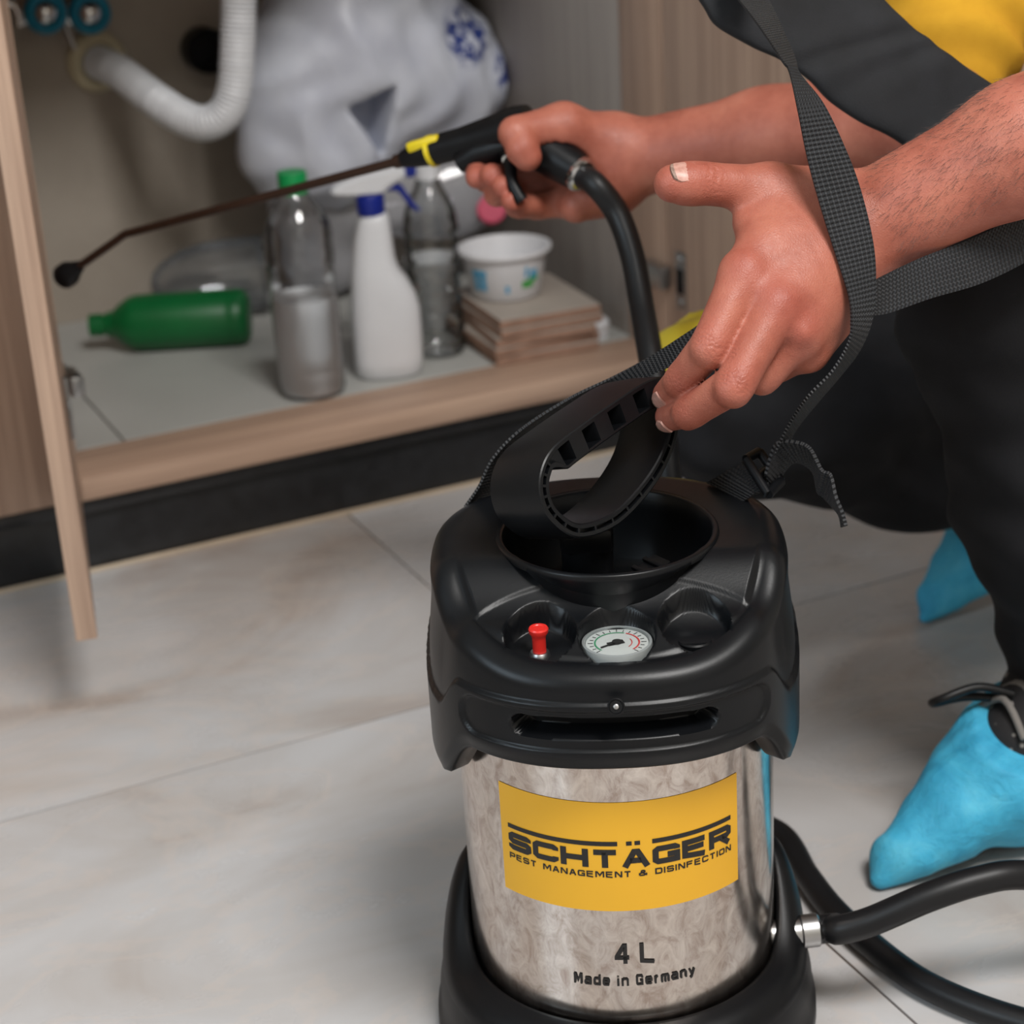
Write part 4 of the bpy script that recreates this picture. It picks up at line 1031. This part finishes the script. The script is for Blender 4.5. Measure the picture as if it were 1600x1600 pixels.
# fingernails of the near hand
def nail(tip, prev, up, rad, w, l, back=.0):
    ax = U(tip-prev); n_ = U(up-ax*(up @ ax)); s_ = np.cross(ax, n_)
    bm = bmesh.new(); G_ = []
    for i in range(9):
        u = i/8; row = []
        for j in range(9):
            v_ = (j/8-.5)*2; half = w*(.80+.20*sin(min(1, u*1.6)*pi/2))*(1-.28*max(0, u-.75)/.25)
            a_ = v_*half/(rad*1.05)
            r_ = rad*(1.0-.09*u)
            row.append(bm.verts.new(tip+ax*((u-.5)*l+back-.0012*(abs(v_)**2)*(1 if u > .5 else -.6))+(n_*cos(a_)+s_*sin(a_))*(r_+.0004)))
        G_.append(row)
    for a, b in zip(G_, G_[1:]):
        for k in range(8): bm.faces.new((a[k], a[k+1], b[k+1], b[k]))
    r_ = bmesh.ops.extrude_face_region(bm, geom=bm.faces[:])
    for v in [g for g in r_['geom'] if isinstance(g, bmesh.types.BMVert)]: v.co += Vector(-n_*.0012)
    bmesh.ops.recalc_face_normals(bm, faces=bm.faces)
    for f in bm.faces:
        c_ = f.calc_center_median(); u = (np.array(c_)-tip-ax*back) @ ax/l+.5
        f.material_index = 1 if u > .86 else 0
    return bm
obj('fingernail', nail(thumbL[3], thumbL[2], nrmL+.34*UP, .0124, .0080, .0155, -.0035), ['nail', 'nail_edge'], body, angle=50)
obj('fingernail', nail(idxL[3], idxL[2], nrmL-.35*UP-.25*RT, .0100, .0062, .0112, -.0025), ['nail', 'nail_edge'], body, angle=50)
obj('fingernail', nail(midL[3], midL[2], nrmL-.75*UP-.1*RT, .0097, .0058, .0105, -.0025), ['nail', 'nail_edge'], body, angle=50)

# fine dark hairs on the near forearm
rs = np.random.RandomState(5); fa0, fa1 = LW_+(mid-LW_)*.12, mid+(Lelb-mid)*.45
tt = (p1-fa0) @ U(fa1-fa0)/np.linalg.norm(fa1-fa0)
e1 = p1-np.outer(tt*np.linalg.norm(fa1-fa0), U(fa1-fa0))-fa0
cand = np.where((tt > 0) & (tt < 1) & (np.linalg.norm(e1, axis=1) < .06) & ((e1 @ nrmL) > -.012) & ((e1 @ UP) > -.022))[0]
cand = rs.choice(cand, min(2600, len(cand)), replace=False)
HV, HF = [], []
for ci in cand:
    b_ = p1[ci]; on = U(e1[ci]); d0 = U(U(fa0-fa1)*1.0+on*rs.uniform(.15, .5)+rs.normal(size=3)*.22+np.array([0, 0, -.35])); ln = rs.uniform(.004, .009)
    sd_ = np.cross(d0, -FW); sd_ = U(sd_)*.00007; b_ = b_-on*.0005
    k = len(HV); c1 = b_+d0*ln*.5+on*.0004; c2 = b_+d0*ln-on*.0002
    HV += [b_-sd_, b_+sd_, c1+sd_*.8, c1-sd_*.8, c2]; HF += [(k, k+1, k+2, k+3), (k+3, k+2, k+4)]
simple('hair_dark', lin(58, 34, 24), .5)
obj('arm_hair', (HV, HF), 'hair_dark', body, smooth=False, kind='stuff')

# hair, eyes and mouth
def hairfn(p): return np.maximum(hd(p)-.008, -((p-head) @ U([.75, 0, .75])-.010)) 
ph2, qh2 = sdf_mesh(hairfn, head-.13, head+.15, .005, slack=.008)
obj('hair', np_mesh('hair', ph2, qh2), 'hair_dark', body, smooth='full')
for s_ in (-1, 1):
    e_ = head+np.array([-.0765, s_*.031, .008]); mE = align(e_, e_+np.array([-1., s_*.25, -.15]))
    ey = obj('eye', lathe([(0, -.006), (.006, -.004), (.008, 0), (.006, .005), (0, .0075)], 20, mE), 'bowl_white', body)
    obj('iris', lathe([(.0035, .0068), (.002, .0078), (0, .0082)], 16, mE), 'ink', ey)
obj('mouth', tube([head+np.array([-.076, -.022, -.066]), head+np.array([-.082, 0, -.064]), head+np.array([-.076, .022, -.066])], [.002, .0045, .002], 10), 'skin', body)

# ---- shirt
def shirt(p):
    t = Chain(.05)
    t.add(pelv+[.0, 0, .02], chest, .125, .135).add(chest, np.array([.58, .19, .77]), .135, .112).add(Lsho, Rsho, .066, .066)
    sl = Chain(.03).add(Lsho, Lelb+(Lsho-Lelb)*.25, .066, .060); sr = Chain(.03).add(Rsho, Relb+(Rsho-Relb)*.13, .072, .056)
    d = smin(smin(t(p), sl(p), .03), sr(p), .03)
    d = d+.0055*wob(p, 42, 21)+.003*np.sin(p @ np.array([30., 60, 120])+3*np.sin(p @ np.array([25., 18, 9.])))
    return d
ps, qs = sdf_mesh(shirt, (.28, -.10, .22), (.86, .50, .90), .006, slack=.012)
obj('shirt', np_mesh('shirt', ps, qs), 'shirt_yellow', per, smooth='full')
# ---- trousers
Lhip, Rhip = np.array([.66, .11, .33]), np.array([.66, .29, .33])
Lkn = A3(1560, 470, 1.25); Lan = np.array([.400, .030, .105])
Rkn = A3(1135, 632, 1.50); Ran = np.array([.63, .355, .125])
def trous(p):
    L_ = Chain(.03).add(Lhip, Lkn, .092, .060).add(Lkn, Lkn+(Lan-Lkn)*.5, .058, .058).add(Lkn+(Lan-Lkn)*.5, Lan, .058, .052)
    R_ = Chain(.03).add(Rhip, Rkn+[.02, 0, .0], .095, .066).add(Rkn, Rkn+(Ran-Rkn)*.55-[0, 0, .012], .062, .064).add(Rkn+(Ran-Rkn)*.55-[0, 0, .012], Ran, .062, .052)
    pl_ = Chain(.05).add(Lhip, Rhip, .11, .11)
    d = np.minimum(smin(L_(p), pl_(p), .05), smin(R_(p), pl_(p), .05))
    return d+.0028*wob(p, 48, 31)+.0016*np.sin(p @ np.array([60., 40, 150])+3*np.sin(p @ np.array([22., 30, 12.])))
pt_, qt = sdf_mesh(trous, (.12, -.12, .02), (.86, .48, .52), .005, slack=.01)
obj('trousers', np_mesh('trousers', pt_, qt), 'trouser_black', per, smooth='full')
# yellow pad on the far knee
def kpad(p):
    q = p-Rkn; shell = np.maximum(trous(p)-.006, -(trous(p)+.004))
    shell = np.maximum(shell, -.012-q[:, 1]+.45*q[:, 0])
    return np.maximum(np.maximum(shell, np.linalg.norm(q-np.array([-.050, .0, .046]), axis=1)-.056), -(q @ U([-.45, 0, 1])-.046))
pk, qk = sdf_mesh(kpad, Rkn-np.array([.12, .1, .08]), Rkn+np.array([.1, .1, .14]), .0035, slack=.012)
obj('knee_pad', np_mesh('knee_pad', pk, qk), 'yellow_plastic', per, smooth='full', label='yellow pad on the far knee')
simple('lace_grey', lin(120, 116, 112), .85)
# ---- shoes in blue disposable covers
def foot(toe, heel, lift, nm):
    toe, heel = np.array(toe, float), np.array(heel, float); ax = U(heel-toe); sd = np.cross([0, 0, 1], ax)
    Lf = np.linalg.norm(heel-toe)
    def at_(u, v_, z): return toe+ax*u*Lf+sd*v_+np.array([0, 0, z+lift*max(0, u-.25)])
    def solid(p, g):
        c = Chain(.02)
        c.add(at_(.13, 0, .026), at_(.40, 0, .044), .026+g, .040+g).add(at_(.40, 0, .044), at_(.62, 0, .066), .040+g, .040+g).add(at_(.62, 0, .066), at_(.88, 0, .05), .040+g, .036+g).add(at_(.68, 0, .09), at_(.80, 0, .10), .036+g, .038+g)
        return np.maximum(c(p), (.004 if lift == 0 else -.05)-p[:, 2])
    rn = U(np.array([0, 0, 1.])+ax*.06-sd*.45)
    rc = at_(.47, 0, .094)
    def cov(p):
        c = Chain(.018)
        c.add(at_(.10, 0, .018), at_(.44, 0, .050), .018, .046).add(at_(.44, 0, .050), at_(.64, 0, .056), .046, .052).add(at_(.62, 0, .06), at_(.92, 0, .05), .052, .046)
        c.add(at_(.50, 0, .085), at_(.72, 0, .10), .036, .042)
        d = smin(c(p), sd_cone(p, at_(.025, -.006, .006), at_(.42, .0, .06), .005, .036), .02)
        q = p-toe; u = q @ ax/Lf; hgt = np.clip((p[:, 2])/.1, 0, 1)
        d = d+.0030*wob(p, 85, 41)+.0020*np.abs(np.sin(u*22+(q @ sd)*30+2*np.sin(p[:, 2]*30)))*(1-hgt)+.0012*np.sin((q @ sd)*330+u*60)*hgt**3
        return np.maximum(np.maximum(d, (p-rc) @ rn), .0015-p[:, 2])
    lo = np.minimum(toe, heel)-.09; hi = np.maximum(toe, heel)+.09; lo[2] = -.01; hi[2] = .24+lift
    a, b = sdf_mesh(cov, lo, hi, .0035, slack=.012); c_ = obj('shoe_cover', np_mesh('shoe_cover', a, b), 'shoe_cover_blue', per, smooth='full')
    def shoe(p):
        c = Chain(.015).add(at_(.49, 0, .080), at_(.64, 0, .105), .031, .036).add(at_(.62, 0, .105), at_(.80, 0, .09), .038, .038)
        return np.maximum(c(p), -((p-rc) @ rn+.02))
    a, b = sdf_mesh(shoe, lo, hi, .004, slack=.008); s_ = obj('sneaker', np_mesh('sneaker', a, b), 'sneaker_black', per, smooth='full')
    # elastic hem of the cover: a gathered ring
    n_ = U(np.array([0, 0, 1.])-ax*.35); pc = at_(.66, 0, .0885)
    return at_, c_, s_
atN, cN, sN = foot((.208, .030, 0), (.475, .034, 0), 0, 'near')
lace = catmull([atN(.46, .0, .118), atN(.38, .012, .124), atN(.29, .020, .118), atN(.29, .030, .110), atN(.38, .022, .112), atN(.47, .0, .112)], 8)
obj('lace', tube(lace, .0032, 10), 'rubber_black', sN)
for u in (.42, .48, .54): obj('lace', tube(catmull([atN(u, -.026, .090+.12*(u-.36)), atN(u+.01, 0, .108+.13*(u-.36)), atN(u, .026, .090+.12*(u-.36))], 5), .0026, 8), 'lace_grey', sN)
atF, cF, sF = foot((.485, .352, 0), (.74, .385, 0), .10, 'far')

# ---------------------------------------------------------------- spray gun
gun = empty('spray_gun', tuple(A3(800, 230, 1.49)), 0, 'black spray gun with long thin wand held in the far hand', 'spray gun')
m = align(g0, g1); LG = np.linalg.norm(g1-g0)
obj('gun_body', lathe([(0, -.004), (.0065, -.004), (.0085, .004), (.0105, .018), (.0118, .028), (.0120, .05), (.0150, .085), (.0165, LG-.012), (.0150, LG-.002), (0, LG)], 28, m), 'plastic_black', gun)
obj('front_ring', lathe([(.0106, .021), (.0124, .0212), (.0124, .0248), (.0112, .025)], 28, m), 'yellow_clip', gun)
clip0 = A3(663, 224, 1.505)
obj('safety_clip', BX((-.014, -.005, -.004), (.014, .005, .004), .002, Matrix.Translation(Vector(clip0)) @ (Vector(g1-g0)).to_track_quat('X', 'Z').to_matrix().to_4x4()), 'yellow_clip', gun)
obj('grip', tube([h0+(h1-h0)*t_ for t_ in gripT], list(gripR), 20), 'plastic_black', gun)
obj('trigger_housing', tube(housP, list(housR), 16), 'plastic_black', gun)
obj('trigger', tube(trigP, [.0048]*17+[.0052]*4, 12), 'plastic_black', gun)
obj('trigger_pin', lathe([(0, 0), (.0045, 0), (.0040, .002), (0, .003)], 16, align(A3(793, 250, 1.462), A3(793, 250, 1.40))), 'chrome', gun)
obj('ferrule', lathe([(0, -.006), (.0125, -.006), (.0132, .0), (.0132, .007), (.0105, .009), (0, .009)], 24, align(h1, h1+fd)), 'chrome', gun)
w0 = A3(640, 247, 1.519); wb = A3(196, 366, 1.712); wt = A3(118, 420, 1.745)
wand = catmull([w0, w0+(wb-w0)*.5, wb-(wb-w0)*.06, wb, wb+(wt-wb)*.25, wt], 8)
obj('wand', tube(wand, .0037, 14), 'wand_metal', gun)
td = U(wt-wb)
obj('nozzle', lathe([(0, -.006), (.0050, -.006), (.0080, .002), (.0105, .006), (.0115, .010), (.0112, .017), (.0090, .020), (0, .020)], 24, align(wt, wt+td)), 'plastic_black', gun)
obj('wand_collar', lathe([(0, -.012), (.0055, -.012), (.0060, 0), (0, 0)], 18, align(w0+U(wb-w0)*.002, w0-U(wb-w0))), 'wand_metal', gun)

# ---------------------------------------------------------------- hose
hz = hoseP+[A3(1003, 480, 1.42), A3(1017, 560, 1.395), A3(1035, 660, 1.375), A3(1045, 745, 1.37), A3(1055, 860, 1.38),
      np.array([.120, .195, .055]), np.array([.150, .160, .014]), np.array(aZ(1213, 1300, .0095)), np.array(aZ(1262, 1370, .0095)), np.array(aZ(1310, 1430, .0095)), np.array(aZ(1400, 1508, .0095)), np.array(aZ(1480, 1555, .0095)), np.array(aZ(1600, 1598, .0095)),
      np.array([.235, -.197, .0095]), np.array([.30, -.250, .0095]), np.array([.385, -.268, .0095]), np.array([.440, -.230, .0095]), np.array([.420, -.175, .012]), np.array([.350, -.152, .036]), np.array([.275, -.137, .076])]
e0 = fa+fdir*.010
hz += [np.array(aD(1600, 1367, 1.205)), A3(1530, 1376, 1.20), A3(1450, 1402, 1.20), A3(1360, 1440, 1.207), A3(1310, 1453, 1.213), e0+fdir*.012, e0]
obj('sprayer_hose', tube(catmull(hz, 10), .0092, 18), 'rubber_black', label='black rubber hose running from the sprayer base to the spray gun', cat='hose')

# ---------------------------------------------------------------- shoulder strap of the sprayer
stp = empty('shoulder_strap', tuple(A3(1130, 762, 1.185)), 0, 'black webbing carry strap with padded shoulder section and buckle', 'strap')
def rib(name, rows, n=8, th=.0016, mat='webbing'):
    return obj(name, ribbon([(A3(*a), A3(*b)) for a, b in rows], th, n), mat, stp, angle=50)
# long run crossing in front of the near wrist, twisting above it
rib('webbing_strap', [((1108, -55, 1.2215), (1168, -85, 1.2215)), ((1122, -38, 1.212), (1178, -62, 1.214)), ((1150, -5, 1.172), (1196, -12, 1.176)), ((1185, 40, 1.135), (1218, 35, 1.14)), ((1222, 95, 1.105), (1242, 90, 1.11)), ((1233, 112, 1.10), (1250, 116, 1.10)), ((1246, 170, 1.085), (1288, 165, 1.088)), ((1262, 250, 1.087), (1324, 240, 1.089)), ((1281, 320, 1.088), (1347, 305, 1.090)), ((1306, 400, 1.0885), (1365, 385, 1.0905)), ((1325, 460, 1.0885), (1368, 448, 1.0915)),
  ((1330, 500, 1.0875), (1362, 500, 1.096)), ((1326, 535, 1.09), (1342, 548, 1.105)), ((1300, 580, 1.10), (1308, 592, 1.125)), ((1262, 620, 1.11), (1272, 634, 1.14)), ((1232, 665, 1.13), (1240, 676, 1.16)), ((1206, 718, 1.15), (1222, 722, 1.178)), ((1193, 752, 1.165), (1212, 752, 1.185))])
# run passing behind the forearm to the right
rib('webbing_strap', [((1348, 448, 1.0925), (1352, 492, 1.0945)), ((1385, 428, 1.0995), (1385, 490, 1.0995)), ((1445, 400, 1.108), (1455, 466, 1.108)), ((1520, 372, 1.118), (1535, 442, 1.118)), ((1600, 332, 1.13), (1615, 402, 1.13)), ((1680, 285, 1.155), (1690, 350, 1.155)), ((1735, 235, 1.182), (1722, 290, 1.184)), ((1745, 220, 1.203), (1715, 262, 1.203))])
# ribbed run from the back of the cover behind the pump handle to the hand
rib('webbing_strap', [((726, 792, 1.195), (760, 782, 1.225)), ((748, 760, 1.185), (785, 750, 1.21)), ((770, 716, 1.175), (800, 708, 1.195)), ((815, 670, 1.165), (835, 664, 1.185)), ((890, 622, 1.178), (902, 628, 1.192)), ((960, 588, 1.172), (975, 602, 1.178)), ((1020, 554, 1.165), (1032, 580, 1.166)), ((1070, 522, 1.152), (1090, 556, 1.150)), ((1120, 490, 1.145), (1140, 530, 1.142)), ((1170, 470, 1.145), (1190, 510, 1.142))])
# short anchored piece, buckle and loose tail
rib('anchor_strap', [((1106, 754, 1.192), (1164, 783, 1.168)), ((1128, 742, 1.182), (1180, 772, 1.160)), ((1150, 730, 1.175), (1196, 762, 1.157)), ((1168, 724, 1.172), (1204, 754, 1.157))], th=.003)
rib('loose_tail', [((1196, 742, 1.150), (1212, 760, 1.165)), ((1204, 712, 1.146), (1226, 735, 1.165)), ((1214, 692, 1.142), (1240, 722, 1.163)), ((1240, 690, 1.138), (1258, 726, 1.160)), ((1265, 700, 1.135), (1272, 740, 1.158)), ((1284, 734, 1.135), (1278, 768, 1.156)), ((1298, 742, 1.134), (1286, 775, 1.155)), ((1306, 775, 1.135), (1300, 790, 1.155)), ((1316, 800, 1.137), (1312, 805, 1.157)), ((1322, 822, 1.14), (1316, 824, 1.16))], 6, .002)
b0, b1, b2_, b3 = A3(1166, 718, 1.163), A3(1186, 706, 1.172), A3(1220, 752, 1.162), A3(1200, 772, 1.150)
bm = bmesh.new()
tube([b0, b1], .0030, 10, bm); tube([b1, b2_], .0030, 10, bm); tube([b2_, b3], .0032, 10, bm); tube([b3, b0], .0030, 10, bm); tube([(b0+b3)/2, (b1+b2_)/2], .0026, 10, bm)
bk = obj('buckle', bm, 'plastic_black', stp)
# padded shoulder section
padl = [((1060, -60), (1230, -150), 1.235), ((1098, 6), (1330, -60), 1.225), ((1120, 40), (1372, -12), 1.222), ((1180, 74), (1410, 30), 1.222), ((1245, 108), (1450, 62), 1.225), ((1300, 160), (1490, 92), 1.228), ((1345, 192), (1530, 118), 1.232), ((1400, 218), (1575, 148), 1.236), ((1470, 262), (1640, 190), 1.24), ((1560, 262), (1715, 185), 1.228), ((1660, 272), (1790, 195), 1.208)]
rows = [(A3(*a, d), A3(*b, d+.012)) for a, b, d in padl]
Lp = catmull([r_[0] for r_ in rows], 8); Rp = catmull([r_[1] for r_ in rows], 8)
V0, F0 = [], []; NS, NW = len(Lp), 26
for i in range(NS):
    t = U((Lp[min(i+1, NS-1)]+Rp[min(i+1, NS-1)])-(Lp[max(i-1, 0)]+Rp[max(i-1, 0)])); wv_ = U(Rp[i]-Lp[i]); nn = np.cross(t, wv_)
    if nn @ FW > 0: nn = -nn
    for k in range(2*NW):
        a = 2*pi*k/(2*NW); c_, s_ = cos(a), sin(a)
        x_ = .5-.5*(abs(c_)**.45)*(1 if c_ > 0 else -1); h_ = .0085*(abs(s_)**.6)*(1 if s_ > 0 else -1)
        pt = Lp[i]+(Rp[i]-Lp[i])*x_; wr = .0016*wob(np.array([pt]), 85, 61)[0]+.0012*sin(i*.55+3*x_+2*sin(i*.2))
        V0.append(pt+nn*(h_+wr))
for i in range(NS-1):
    for k in range(2*NW): F0.append((i*2*NW+k, i*2*NW+(k+1) % (2*NW), (i+1)*2*NW+(k+1) % (2*NW), (i+1)*2*NW+k))
F0 += [tuple(range(2*NW)), tuple(range((NS-1)*2*NW, NS*2*NW))]
bm = bmesh.new(); vs = [bm.verts.new(v) for v in V0]
for f in F0: bm.faces.new([vs[i] for i in f])
bmesh.ops.recalc_face_normals(bm, faces=bm.faces)
obj('shoulder_pad', bm, 'pad_fabric', stp, angle=60)
